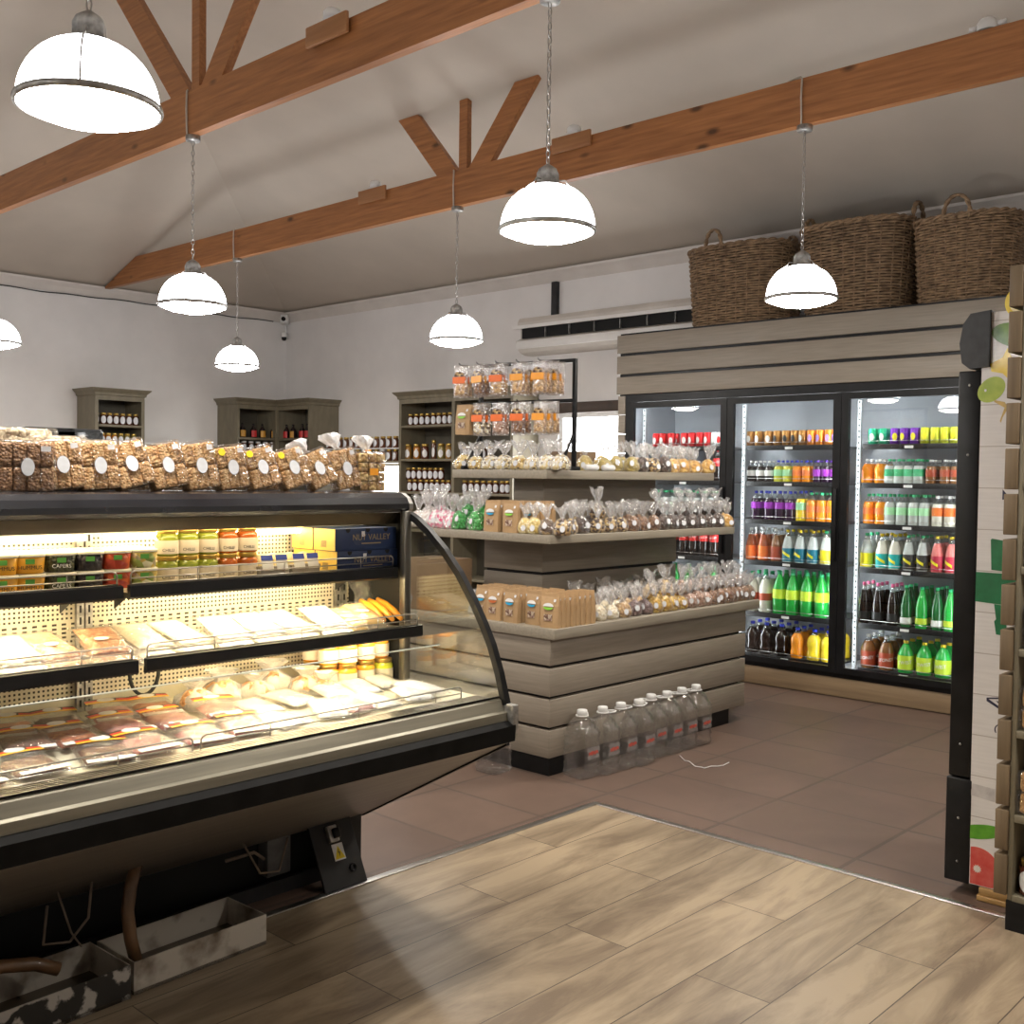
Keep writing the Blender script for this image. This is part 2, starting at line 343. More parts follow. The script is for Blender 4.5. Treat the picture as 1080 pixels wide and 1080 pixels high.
# plaster cornices
cp = [(0, 0), (.09, 0), (.085, -.02), (.05, -.05), (.02, -.09), (0, -.11)]
structure(MB().prism([(XW-a, ZE+b) for a, b in cp], 'y', 0, YW).build('trim_3', m_cornice))
structure(MB().prism([(YW-a, ZE+b) for a, b in cp], 'x', XB, XW).build('trim_4', m_cornice))
m_day = glow('bright_daylight_pane', (1, 1, 1), DAYLIGHT)
def window(name, wd):
    y0, y1, z0, z1 = wd; f = MB()
    for a, b, c_, d in ((y0, y0+.04, z0, z1), (y1-.04, y1, z0, z1), (y0+.04, y1-.04, z0, z0+.04), (y0+.04, y1-.04, z1-.04, z1)): f.box(XW+.02, XW+.07, a, b, c_, d)
    o = structure(f.build(name, m_white))
    MB().box(XW+.045, XW+.05, y0+.04, y1-.04, z0+.04, z1-.04).build('pane', m_day, o); return o
window('window_1', W1); window('window_2', W2)
structure(MB().bev(XW-.05, XW, 5.5, 6.72, 2.10, 2.20, .006).build('trim_5', M('dark_lintel_timber', (.055, .032, .02), .5, var=.2, vs=6, world=True)))
structure(MB().bev(XW-.03, XW, 8.5, 9.45, 1.17, 1.20, .004).build('trim_6', M('cream_sill', (.6, .5, .35), .5, var=.1, vs=6, world=True)))

# ------------------------------------------------------------------ roof trusses
def truss(x, label):
    t = thing('roof_truss', label, 'roof truss', (x, 5.5, 3.43), group='pine roof trusses')
    xc, y0 = x, 5.5; zt = .25
    def ye(z): return (z+3.43-ZE)/SL
    MB().prism([(-5.45, 0), (5.48, 0), (5.51-max(.02, ye(zt)), zt), (-5.5+max(.02, ye(zt)), zt)], 'x', 0, .055).build('bottom_chord', m_pine, t)
    zz = lambda y: zc(x+.05, y+5.5)-3.43+.01
    MB().box(.006, .05, -.005, .075, zt, zz(.03)).build('king_post', m_pine, t)
    for s, b0, b1 in ((1, .09, .30), (-1, -.03, -.24)):
        h = min(zz(s*.8), zz(s*.3))-zt; sh = s*.88*h
        MB().prism([(b0, zt), (b1, zt), (b1+sh, zt+h), (b0+sh, zt+h)], 'x', .004, .052).build('strut', m_pine, t)
    return t
truss(3.24, 'orange pine roof truss crossing above the deli case, nearer of the two')
truss(5.353, 'orange pine roof truss crossing in front of the wicker baskets and drinks fridge')
m_cleat = wood('pale_pine_cleat', (.42, .20, .08), (.28, .12, .045), 'y', .5, world=True)
for x, y, z, lab in ((3.22, 4.28, 3.63, 'white junction box on a pine block on the truss above the deli case'),
                 (5.345, 6.52, 3.64, 'white junction box on a pine block, above the lamp by the corner shelves'),
                 (5.345, 4.52, 3.64, 'white junction box on a pine block on the truss, above the snack island')):
    t = thing('junction_box', lab, 'junction box', (x, y, z), group='junction boxes on the trusses')
    MB().bev(-.02, .0, -.17, .15, -.03, .07, .004).build('mounting_block', m_cleat, t)
    MB().lathe([(0, .09), (.045, .09), (.045, .12), (.03, .135), (0, .135)], 14).bev(-.03, .02, -.05, .05, .068, .092, .003).build('box', m_white, t, (.03, 0, 0))
t = thing('junction_box', 'round white junction box with cable glands on top of the far truss', 'junction box', (5.38, 1.93, 3.68), group='junction boxes on the trusses')
MB().lathe([(.05, 0), (.05, .035), (.035, .055), (0, .055)], 16).build('box', m_white, t)
for s in (-1, 1): MB().tube([(0, s*.05, .025), (0, s*.085, .025)], .013, 8).build('cable_gland', m_white, t)
# ------------------------------------------------------------------ pendant lamps
m_dome = glow('lit_opal_glass', (.95, .97, 1), LAMP_DOME); m_disc = glow('lit_opal_diffuser', (1, .93, .83), LAMP_DISC)
m_wire = M('nickel_wire', (.5, .48, .46), .3, metal=1, var=.1, vs=20)
m_cable = M('cream_cable', (.55, .5, .42), .5, var=.08, vs=30)
def lamp(x, y, rim, label, cable=True):
    t = thing('pendant_lamp', label, 'lamp', (x, y, rim), rz=.35+x*.6+y*.3, group='glass dome pendant lamps')
    A = [math.radians(a) for a in range(0, 73, 6)]
    dome = [(.189*math.cos(a)**.9, .182*math.sin(a)) for a in A]
    MB().lathe(dome, 40).build('shade', m_dome, t)
    MB().lathe([(0, -.048), (.06, -.045), (.12, -.034), (.165, -.018), (.186, -.004)], 40).build('diffuser', m_disc, t)
    MB().lathe([(.188, -.010), (.196, -.008), (.198, 0), (.196, .008), (.188, .010)], 40).build('rim_band', m_galv, t)
    MB().lathe([(.0, .168), (.066, .168), (.068, .175), (.043, .182), (.042, .225), (.036, .243), (.02, .254), (.008, .262), (0, .264)], 32, fn=lambda a, z: 1+(.07*math.cos(8*a) if .18 < z < .23 else 0)).build('lamp_housing', m_galv, t)
    for k in range(3):
        a0 = 2*PI*k/3; ca, sa = math.cos(a0), math.sin(a0)
        pts = [(.045*ca, .045*sa, .195), (.07*ca, .07*sa, .195)]+[((.196*math.cos(a)**.9)*ca, (.196*math.cos(a)**.9)*sa, .19*math.sin(a)) for a in reversed(A[:-1])]
        MB().tube(pts, .0032, 6).build('guard_wire', m_wire, t)
    zt = 3.43-rim-.03; z = .265; ch = MB(); i = 0
    while z < zt:
        l = .034; R = Matrix.Rotation(PI/2*(i % 2), 4, 'Z') @ Matrix.Translation((0, 0, z+.012))
        ring = [(.008*math.cos(q), 0, l/2*math.sin(q)) for q in [2*PI*k/10 for k in range(10)]]
        ch.tube(ring, .0028, 5, closed=True, X=R.copy()); R = None; z += .028; i += 1
    ch.build('chain', m_wire, t)
    MB().lathe([(0, -.03), (.04, -.03), (.042, -.025), (.042, 0), (0, 0)], 20).build('ceiling_mount', m_galv, t, (0, 0, 3.43-rim))
    if cable:
        o = MB().tube([(.002, 0, -.02), (-.036, .003, .0), (-.040, 0, .03), (-.041, .004, .14), (-.04, 0, .245), (-.02, .02, .262), (.0, .1, .262)], .0055, 6).build('cable', m_cable, t, (0, 0, 3.43-rim), (0, 0, -(.35+x*.6+y*.3)))
    return t
lamp(3.27, 2.885, 2.497, 'lit dome pendant lamp hanging on a long chain over the bagged-snack island')
lamp(3.27, 5.60, 2.466, 'lit dome pendant lamp on the nearer truss, at its king post')
lamp(5.38, 8.45, 2.469, 'small lit dome pendant lamp in front of the corner cabinet')
lamp(5.38, 5.606, 2.478, 'lit dome pendant lamp at the king post of the far truss')
lamp(5.38, 2.887, 2.495, 'lit dome pendant lamp hanging before the wicker baskets')
lamp(1.39, 2.93, 2.515, 'largest lit dome pendant lamp, above the loaves on the deli case', False)
lamp(3.27, 8.47, 2.47, 'half-seen lit dome pendant lamp by the white wall at the picture edge')
ADDED_LAMPS = ((1.39, 5.6), (1.39, 8.45), (3.27, .1), (5.38, .1), (-.8, 5.6), (-.8, 2.9))  # unseen lamps, added only to light the room
for q in ADDED_LAMPS:
    lamp(q[0], q[1], 2.49, f'{ORD[ADDED_LAMPS.index(q)]} added dome pendant lamp out of view, lighting the room', False)
# ------------------------------------------------------------------ security camera in the far corner
t = thing('security_camera', 'small white security camera high in the far corner of the walls', 'camera', (7.6, 10.9, 3.36))
MB().bev(-.06, .06, -.045, .045, -.05, .05, .012).build('housing', m_white, t, rot=(0, .2, .75))
MB().lathe([(0, 0), (.026, 0), (.026, .02), (0, .02)], 14, X=Matrix.Translation((-.05, -.045, 0)) @ Matrix.Rotation(PI/2, 4, Vector((1, -1, 0)))).build('lens', m_black, t)
MB().tube([(.04, .03, -.04), (.04, .03, -.16)], .008, 6).build('bracket', m_white, t)
t = thing('alarm_sensor', 'small white motion sensor just below the corner security camera', 'sensor', (7.62, 10.93, 3.17))
MB().bev(-.05, .05, -.03, .03, -.04, .04, .012).build('sensor_body', m_white, t, rot=(0, 0, .75))
MB().lathe([(0, -.045), (.022, -.04), (.03, -.02), (.03, 0)], 12).build('lens', m_black, t, (-.03, -.03, -.02))
o = MB().tube([(x, YW-.015, 3.335-.008*math.sin(x*3)-.004*math.sin(x*11)) for x in [2.5+i*.1 for i in range(51)]], .006, 5).build('wall_cable', M('black_cable', (.02, .02, .02), .5, var=.1, vs=20)); tag(o, 'thin black cable running under the cornice of the white wall', 'cable')
# ------------------------------------------------------------------ air conditioner
m_ac = M('aged_white_plastic', (.62, .58, .53), .45, var=.06, vs=4, world=True); m_acl = M('white_enamel', (.8, .79, .77), .35, var=.03, vs=5, world=True)
t = thing('air_conditioner', 'long white wall air conditioner above the island, beside the wicker baskets', 'air conditioner', (7.7, 5.9, 2.66))
y0, y1 = -1.07, 1.06
MB().prism([(0, .34), (-.19, .34), (-.215, .30), (-.215, .275), (-.17, .255), (-.17, .15), (-.235, .125), (-.225, .07), (-.17, .02), (-.10, 0), (0, 0)], 'y', y0, y1).build('body', m_ac, t)
MB().prism([(-.20, .275), (-.262, .265), (-.262, .235), (-.215, .24)], 'y', y0, y1+.03).build('front_lip', m_acl, t)
MB().box(-.185, -.172, y0+.03, y1-.03, .15, .255).build('air_outlet', m_dark, t)
for k in range(1, 7): yy = y0+.05+k*.29; MB().box(-.205, -.18, yy, yy+.005, .15, .238).build('louvre', m_galv, t)
MB().bev(-.235, -.205, y0, y1, .05, .13, .01).build('lower_flap', m_acl, t)
MB().bev(-.05, 0, .725, .79, .345, .68, .006).build('pipe_cover', m_blackm, t)
# ------------------------------------------------------------------ wicker baskets
m_wick = M('grey_brown_willow', (.33, .215, .12), .65, col2=(.13, .08, .042), vs=22, bump=.5, bs=60, rnd=.12)
def basket(a, b, h, loc, label, handles, rz=0):
    t = thing('wicker_basket', label, 'basket', loc, rz, group='wicker baskets on the drinks fridge')
    NS = 30; NR = 31; weave = MB(); st = MB()
    def R(ang, z, off=0):
        k = .90+.10*z/h; e = 3.2
        ca, sa = math.cos(ang), math.sin(ang); rr = (abs(ca)**e+abs(sa)**e)**(-1/e)
        return ((a*k*rr+off)*ca, (b*k*rr+off)*sa, z)
    for r in range(NR):
        z = .012+(h-.03)*r/(NR-1); pts = []
        for i in range(NS*3):
            ang = 2*PI*i/(NS*3); pts.append(R(ang, z+.003*noise.noise((ang*4, r*1.7, 0)), .0075*math.cos(NS/2*ang+(PI if r % 2 else 0))+.003*noise.noise((ang*9, r, 3))))
        weave.tube(pts, .0085, 5, closed=True)
    for i in range(NS):
        ang = 2*PI*i/NS; st.tube([R(ang, z) for z in (0, h*.3, h*.6, h)], .006, 5)
    weave.build('woven_wall', m_wick, t); st.build('stakes', m_wick, t)
    ln = MB(); n = 48; lo = [R(2*PI*i/n, .004, -.012) for i in range(n)]; hi = [R(2*PI*i/n, h*.97, -.012) for i in range(n)]
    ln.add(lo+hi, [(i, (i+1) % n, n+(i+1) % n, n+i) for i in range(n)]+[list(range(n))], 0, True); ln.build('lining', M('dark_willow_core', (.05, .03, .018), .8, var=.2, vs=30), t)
    rim = MB()
    for q in range(2): rim.tube([R(2*PI*i/120, h-.002+.010*math.sin(17*2*PI*i/120+q*PI), .004+.008*math.cos(17*2*PI*i/120+q*PI)) for i in range(120)], .010, 6, closed=True)
    rim.build('braided_rim', m_wick, t)
    for ang in handles:
        p = Vector(R(ang, h)); tg = Vector((-math.sin(ang), math.cos(ang), 0)); hd = MB()
        for q in range(2):
            pts = []
            for i in range(25):
                s = i/24*PI; tw = s*7+q*PI
                pts.append(p+tg*(-.085*math.cos(s))+Vector((0, 0, -.03+.155*math.sin(s)**.75))+Vector((math.cos(ang), math.sin(ang), 0))*.009*math.cos(tw)+tg*.006*math.sin(tw))
            hd.tube(pts, .0105, 6)
        hd.build('handle', m_wick, t)
    return t
ZB = 2.668
basket(.30, .425, .59, (7.28, 4.375, ZB), 'wicker basket at the air conditioner end of the drinks fridge top', (PI*.92, PI*1.92-.25))
basket(.30, .40, .62, (7.28, 3.44, ZB), 'middle wicker basket on the drinks fridge, behind the hanging lamp', (PI/2, -PI/2))
basket(.28, .335, .55, (7.28, 2.675, ZB), 'smallest wicker basket, at the far end from the air conditioner', (PI, 0))
# ------------------------------------------------------------------ drinks fridge
FX = 6.963
fr = thing('drinks_fridge', 'wide timber-clad upright drinks fridge with three black-framed glass doors', 'fridge', (FX, 3.85, 0))
fr.location = (0, 0, 0)
m_liner = M('fridge_liner', (.36, .38, .41), .5, var=.03, vs=4, world=True)
m_shelfm = M('dark_grey_shelf', (.10, .10, .105), .45, var=.1, vs=10, world=True)
YL, YRt = 5.27, 2.18
MB().box(FX+.02, 7.68, YRt, YL, 2.15, 2.66).box(7.62, 7.68, YRt, YL, .14, 2.15).box(FX+.06, 7.62, YL-.03, YL, .14, 2.15).box(FX+.06, 7.62, YRt, 2.50, .14, 2.15).box(FX+.06, 7.62, 2.50, YL-.03, .14, .19).build('cabinet_body', m_liner, fr)
MB().box(FX+.012, FX+.03, 2.0, 5.34, 2.16, 2.668).build('fascia_backing', m_black, fr)
for z0, z1 in ((2.507, 2.652), (2.340, 2.485), (2.176, 2.317)): MB().bev(FX-.014, FX+.012, 2.0, 5.355, z0, z1, .003).build('plank', m_clad, fr)
for k in range(14):
    z1 = 2.164-k*.155; MB().bev(FX-.005, 7.55, 5.272, 5.345, max(.01, z1-.145), z1, .003).build('plank', m_clad, fr)
MB().bev(FX, FX+.03, 2.0, 5.27, .004, .135, .003).build('kick_board', wood('oak_kick_board', (.30, .21, .12), (.21, .145, .085), 'y', .5, world=True), fr)
MB().box(FX, FX+.05, YRt-.1, YL, 2.112, 2.165).box(FX, FX+.05, YRt-.1, YL, .135, .165).box(FX, FX+.05, 5.222, YL, .165, 2.112).box(FX, FX+.05, YRt-.1, 2.545, .165, 2.112).build('door_surround', m_black, fr)
DB = ((5.220, 4.308), (4.304, 3.402), (3.398, 2.547)); GL = ((5.166, 4.362), (4.250, 3.458), (3.344, 2.592))
pane = pane_mat('fridge_glass', (.97, .985, .98), 1.45)
m_led = glow('cool_led_strip', (.92, .97, 1), LED_COOL)
SH = [1.748, 1.483, 1.202, .898, .515, .205]
for (a, b), (g, h) in zip(DB, GL):
    d = MB().box(FX-.03, FX, g, a, .17, 2.108).box(FX-.03, FX, b, h, .17, 2.108).box(FX-.03, FX, h, g, 2.062, 2.108).box(FX-.03, FX, h, g, .17, .212).build('door', m_black, fr)
    MB().box(FX-.014, FX-.010, h, g, .212, 2.062).build('pane', pane, d)
    MB().bev(FX-.052, FX-.03, b+.012, b+.034, .95, 1.45, .005).build('handle', m_black, d)
    for yy in (g+.022, h-.040): MB().box(6.972, 6.982, yy, yy+.016, .22, 2.06).build('led_strip', m_led, fr)
    MB().box(6.985, 7.0, h, g, 2.075, 2.09).build('led_strip', m_led, fr)
    hol = MB().box(7.05, 7.07, g-.034, g-.008, .2, 2.06); hol.build('shelf_pilaster', M('pilaster_grey', (.30, .31, .32), .5, var=.05, vs=6), fr)
    slots = MB()
    for k in range(46): slots.box(7.0475, 7.0505, g-.026, g-.016, .24+k*.04, .252+k*.04)
    slots.build('pilaster_slots', m_dark, fr)
    for z in SH:
        s = MB().box(7.06, 7.6, h+.012, g-.05, z-.012, z).build('shelf', m_shelfm, fr)
        MB().bev(7.045, 7.06, h+.012, g-.05, z-.028, z+.008, .002).build('shelf_edge', m_black, s)
        MB().tube([(7.05, h+.02, z+.03), (7.05, g-.06, z+.03)], .002, 5).build('shelf_rail', m_wire, s)
        MB().box(7.0435, 7.0455, (g+h)/2-.03, (g+h)/2+.03, z-.022, z-.004).build('price_ticket', m_paper, s)

# bottles -------------------------------------------------------------
def liq(n, c, coat=.5, rough=.12, emis=0): return M('liquid_'+n, c, rough, var=.06, vs=6, coat=coat, rnd=.05)
LQ = dict(orange=liq('orange', (.95, .32, .015)), iron=liq('rust', (.42, .085, .012)), cola=liq('cola', (.014, .006, .004)), grape=liq('grape', (.03, .008, .035)),
          lime=liq('lime', (.62, .62, .06)), green=liq('green', (.02, .42, .06)), dgreen=liq('bottle_green', (.01, .13, .03)), milky=liq('milky', (.72, .70, .60)),
          clear=liq('clear_water', (.52, .56, .55)), yellow=liq('yellow', (.9, .66, .03)), tan=liq('ginger', (.24, .10, .03)), pink=liq('pink', (.75, .2, .18)))
CP = {k: M('cap_'+k, c, .4, var=.05, vs=20) for k, c in dict(white=(.85, .85, .85), blue=(.02, .04, .55), green=(.03, .5, .2), yellow=(.9, .65, .02), pink=(.8, .12, .3), red=(.6, .02, .02), violet=(.12, .03, .45)).items()}
LB = {k: M('label_'+k, c, .45, var=.04, vs=20) for k, c in dict(white=(.8, .8, .78), orange=(.85, .2, .03), green=(.05, .5, .22), purple=(.35, .03, .5), yellow=(.85, .75, .02), teal=(.0, .42, .42), navy=(.0, .16, .25), black=(.02, .02, .02), red=(.75, .02, .02), crimson=(.5, .02, .06), lime=(.6, .8, .05), mint=(.4, .8, .45), rust=(.40, .06, .02), lilac=(.5, .3, .75)).items()}
m_pet = film('clear_pet_neck', (.93, .96, .95), .12, .75, .25, .06, .15, 20)
# kind: shape, height, radius, liquid, cap, label, band low, band high, stripe, text, words
SHAPES = {
 'pet': [(.0, .0), (.82, .0), (.97, .02), (1, .06), (1, .58), (.98, .64), (.80, .74), (.50, .83), (.30, .89), (.28, .93)],
 'slim': [(.0, .0), (.85, .0), (1, .03), (1, .48), (.92, .55), (.74, .68), (.52, .80), (.36, .88), (.33, .94)],
 'fat': [(.0, .0), (.82, .0), (1, .04), (1, .22), (.92, .30), (.90, .36), (1, .48), (.98, .60), (.82, .71), (.5, .81), (.28, .89), (.26, .93)],
 'tall': [(.0, .0), (.85, .0), (1, .02), (1, .50), (.97, .58), (.80, .70), (.55, .81), (.34, .89), (.30, .94)]}
KD = {
 'orange_fat': ('fat', .165, .036, 'orange', 'white', None), 'orange': ('pet', .205, .035, 'orange', 'green', ('orange', .34, .55)), 'orangeb': ('fat', .215, .045, 'orange', 'blue', None),
 'lime_small': ('pet', .158, .031, 'lime', 'blue', ('mint', .30, .58)), 'orange_small': ('pet', .158, .031, 'orange', 'blue', ('orange', .32, .56)),
 'cola_small': ('pet', .155, .030, 'cola', 'white', ('white', .30, .56)), 'grape_small': ('pet', .158, .031, 'grape', 'violet', ('purple', .30, .60)), 'grape': ('pet', .21, .035, 'grape', 'blue', ('purple', .40, .62)),
 'lemon': ('pet', .215, .034, 'yellow', 'blue', ('mint', .38, .62)), 'iron': ('slim', .235, .036, 'iron', 'white', ('orange', .06, .46)), 'iron_dark': ('slim', .235, .036, 'tan', 'white', ('rust', .06, .46)),
 'tonic_navy': ('slim', .232, .037, 'clear', 'yellow', ('navy', .05, .44), 'yellow'), 'tonic_teal': ('slim', .235, .038, 'milky', 'yellow', ('teal', .05, .44), 'yellow'), 'tonic_yellow': ('slim', .235, .038, 'clear', 'green', ('yellow', .05, .44)),
 'tonic_black': ('slim', .235, .035, 'clear', 'green', ('black', .05, .46), 'yellow'), 'tonic_red': ('slim', .235, .036, 'pink', 'yellow', ('crimson', .05, .46), 'yellow'),
 'milky': ('tall', .29, .044, 'milky', 'green', ('rust', .30, .48)), 'milky_small': ('pet', .20, .034, 'milky', 'white', ('orange', .35, .62)), 'green': ('tall', .305, .045, 'green', 'green', ('lime', .36, .58)),
 'dark_pet': ('fat', .225, .048, 'cola', 'blue', None), 'yellow_fat': ('fat', .215, .05, 'yellow', 'blue', None),
 'clear_small': ('pet', .165, .033, 'clear', 'green', ('green', .32, .60)), 'clear_mid': ('pet', .205, .034, 'clear', 'green', ('mint', .34, .58)), 'brown_small': ('pet', .16, .033, 'tan', 'white', ('rust', .32, .60)),
 'cola_tall': ('slim', .275, .034, 'cola', 'pink', ('black', .12, .30)), 'dgreen_tall': ('slim', .275, .036, 'dgreen', 'green', ('white', .10, .24)), 'green_tall': ('slim', .27, .038, 'green', 'green', ('lime', .12, .26)),
 'stoney': ('tall', .225, .046, 'tan', 'white', ('rust', .10, .52), None, 'STONEY'), 'twist': ('tall', .21, .049, 'green', 'yellow', ('lime', .12, .55), None, 'TWIST'), 'coke': ('slim', .24, .034, 'cola', 'red', ('red', .48, .72), None, 'Coca-Cola'), 'green_cap': ('pet', .20, .033, 'clear', 'green', ('green', .34, .55))}
DESC = {'orange_fat': 'round orange soda bottle', 'orange': 'orange soda bottle', 'orangeb': 'blue-capped orange soda bottle', 'lime_small': 'small lime soda bottle', 'orange_small': 'small orange soda bottle', 'cola_small': 'small dark soda bottle', 'grape_small': 'small grape soda bottle', 'grape': 'purple-label grape soda bottle', 'lemon': 'yellow lemon soda bottle', 'iron': 'orange-label rust soda bottle', 'iron_dark': 'brown-label soda bottle', 'tonic_navy': 'navy-label mixer bottle', 'tonic_teal': 'teal-label mixer bottle', 'tonic_yellow': 'yellow-label mixer bottle', 'tonic_black': 'black-label mixer bottle', 'tonic_red': 'red-label mixer bottle', 'milky': 'milky soda bottle', 'milky_small': 'small milky soda bottle', 'green': 'large green soda bottle', 'dark_pet': 'large dark soda bottle', 'yellow_fat': 'round yellow soda bottle', 'clear_small': 'small clear green-label bottle', 'clear_mid': 'clear green-label bottle', 'brown_small': 'small brown soda bottle', 'cola_tall': 'pink-capped dark bottle', 'dgreen_tall': 'dark green slim bottle', 'green_tall': 'bright green slim bottle', 'stoney': 'brown ginger beer bottle', 'twist': 'lime-label green bottle', 'coke': 'red-label cola bottle', 'green_cap': 'green-capped clear bottle'}
_KM = {}
def bottle_meshes(k):
    if k in _KM: return _KM[k]
    q = KD[k]; sh, h, r, lq, cap, lab = q[:6]; stripe = q[6] if len(q) > 6 else None; txt = q[7] if len(q) > 7 else None
    r *= 1.10; h *= 1.04
    prof = [(a*r, b*h, 1 if b >= .72 else 0) for a, b in SHAPES[sh]]; prof.append((0, .935*h, 1))
    out = [('body', MB().lathe(prof, 16).mesh('bottle', [LQ[lq], m_pet if lq not in ('green', 'dgreen') else LQ[lq]]))]
    cr = max(.011, r*.33)
    out.append(('cap', MB().lathe([(cr*.9, .915*h), (cr, .925*h), (cr, .99*h), (cr*.9, h), (0, h)], 14).mesh('cap', CP[cap])))
    if lab:
        lm = MB().lathe([(r*1.012, lab[1]*h), (r*1.012, lab[2]*h)], 16)
        if k in ('pet', ) : pass
        out.append(('label', lm.mesh('label', LB[lab[0]])))
        if stripe:
            sm = MB(); vs = []; n = 8; R = r*1.03
            for i in range(n+1):
                a = -PI/2-.75+1.5*i/n; zz = (lab[1]+.35*(lab[2]-lab[1]))*h+(i/n-.5)*-.035
                vs += [(R*math.cos(a), R*math.sin(a), zz-.008+.018), (R*math.cos(a), R*math.sin(a), zz+.012+.018)]
            sm.add(vs, [(2*i, 2*i+2, 2*i+3, 2*i+1) for i in range(n)], 0, True); out.append(('stripe', sm.mesh('stripe', LB[stripe])))
        if txt:
            tm = text_mesh(txt, r*.62, LB['white'] if txt != 'TWIST' else LB['white']).copy(); R = r*1.02
            for v in tm.vertices:
                x, y, z = v.co; a = -PI/2+x/R; zz = (lab[1]+lab[2])/2*h+y+.12*x; v.co = ((R+z)*math.cos(a), (R+z)*math.sin(a), zz)
            out.append(('lettering', tm))
    _KM[k] = out; return out
def place(name, meshes, loc, rz, label, cat, group, s=1):
    o = put(name, meshes[0][1], None, loc, (0, 0, rz)); o.scale = (s, s, s); tag(o, label, cat, group)
    for n, me in meshes[1:]: put(n, me, o)
    return o
def can_meshes(base, band):
    k = ('can', base, band)
    if k in _KM: return _KM[k]
    r, h = .0315, .116
    b = MB().lathe([(0, .004), (r*.75, 0), (r*.82, .004), (r, .012), (r, h-.012), (r*.88, h-.003), (r*.86, h), (r*.8, h-.003), (0, h-.003)], 16).mesh('can', M('can_'+base, {'gold': (.42, .20, .05), 'orange': (.85, .28, .03), 'mint': (.03, .48, .25), 'purple': (.16, .03, .38), 'lime': (.62, .66, .04), 'red': (.68, .015, .02), 'silver': (.7, .7, .7)}[base], .28, metal=.55, var=.08, vs=18, rnd=.05))
    l = MB(); cyl_disc(l, r*1.015, .034, .05, h*.5); ml = l.mesh('label', LB[band])
    _KM[k] = [('can', b), ('label', ml)]; return _KM[k]
DN = ['island-side', 'middle', 'end']; RN = ['top', 'second', 'third', 'fourth', 'fifth', 'bottom']
def row(door, sh, items, x=7.10, back=True):
    """items: (kind, pixel column) along the front of shelf sh behind fridge door `door`"""
    g, h = GL[door]; n = 0; z = SH[sh]
    for k, px in items:
        y = hit('x', x, px).y
        if not (h+.025 < y < g-.03): continue
        rz = -PI/2+random.uniform(-.35, .35); n += 1
        if k.startswith('can:'):
            _, base, band = k.split(':')
            place('drink_can', can_meshes(base, band), (x+.01, y, z), rz, f'{base} drink can, {ORD[n-1]} from the island side, {DN[door]} fridge door', 'can', f'cans on the top shelf, {DN[door]} door')
            if back: place('drink_can', can_meshes(base, band), (x+.075, y+.004, z), rz, f'{base} drink can, back row, {ORD[n-1]} from the island side, {DN[door]} fridge door', 'can', f'back cans on the top shelf, {DN[door]} door')
            continue
        ms = bottle_meshes(k)
        place('soda_bottle', ms, (x+KD[k][2]*.7, y, z), rz, f'{DESC[k]}, {ORD[n-1]} from the island side, {RN[sh]} shelf, {DN[door]} fridge door', 'bottle', f'bottles on the {RN[sh]} shelf, {DN[door]} door')
        if back and x+KD[k][2]*5.6 < 7.57: place('soda_bottle', ms, (x+KD[k][2]*5.6, y+.01, z), rz+.4, f'{DESC[k]}, rear row, {ORD[n-1]} from the island side, {RN[sh]} shelf, {DN[door]} fridge door', 'bottle', f'rear bottles on the {RN[sh]} shelf, {DN[door]} door')
        if back: place('soda_bottle', ms, (x+KD[k][2]*.7+2.4*KD[k][2], y+.006, z), rz+.4, f'{DESC[k]}, back row, {ORD[n-1]} from the island side, {RN[sh]} shelf, {DN[door]} fridge door', 'bottle', f'back bottles on the {RN[sh]} shelf, {DN[door]} door')
D2 = lambda L_: [(k, 770+x/3.724) for k, x in L_]
D3 = lambda L_: [(k, 885+x/3.483) for k, x in L_]
row(1, 0, D2([('can:gold:white', 75), ('can:gold:white', 108), ('can:gold:white', 147), ('can:gold:black', 180), ('can:gold:black', 215), ('can:gold:black', 248), ('can:gold:white', 280), ('can:orange:lilac', 313), ('can:orange:lilac', 348), ('can:orange:lilac', 382), ('can:orange:lilac', 410)]))
row(1, 1, D2([('cola_small', 78), ('cola_small', 113), ('cola_small', 148), ('lime_small', 184), ('lime_small', 219), ('orange_small', 257), ('orange_small', 295), ('grape_small', 337), ('grape_small', 372), ('grape_small', 404)]))
row(1, 2, D2([('grape', 98), ('grape', 150), ('grape', 192), ('grape', 232), ('lemon', 275), ('orange', 316), ('orange', 357), ('orange', 396)]))
row(1, 3, D2([('iron', 82), ('iron', 130), ('iron_dark', 180), ('tonic_navy', 226), ('tonic_navy', 275), ('tonic_navy', 325), ('tonic_yellow', 377)]))
row(1, 4, D2([('milky', 88), ('milky', 140), ('green', 195), ('green', 247), ('green', 304), ('green', 361)]))
row(1, 5, D2([('dark_pet', 92), ('dark_pet', 147), ('dark_pet', 207), ('orangeb', 270), ('yellow_fat', 337), ('yellow_fat', 393)]))
row(2, 0, D3([('can:mint:white', 75), ('can:mint:white', 118), ('can:mint:white', 158), ('can:purple:yellow', 199), ('can:purple:yellow', 235), ('can:purple:yellow', 272), ('can:lime:yellow', 310), ('can:lime:yellow', 347), ('can:lime:yellow', 383), ('can:lime:yellow', 420), ('can:lime:yellow', 455)]))
row(2, 1, D3([('orange_fat', 98), ('orange_fat', 145), ('clear_small', 180), ('clear_small', 215), ('clear_small', 250), ('clear_small', 287), ('brown_small', 333), ('brown_small', 385), ('brown_small', 425)]))
row(2, 2, D3([('orange', 106), ('orange', 150), ('clear_mid', 184), ('clear_mid', 227), ('clear_mid', 272), ('clear_mid', 312), ('milky_small', 360), ('milky_small', 405), ('milky_small', 442)]))
row(2, 3, D3([('tonic_yellow', 102), ('tonic_teal', 158), ('tonic_teal', 206), ('tonic_black', 257), ('tonic_black', 308), ('tonic_red', 362), ('tonic_red', 415)]))
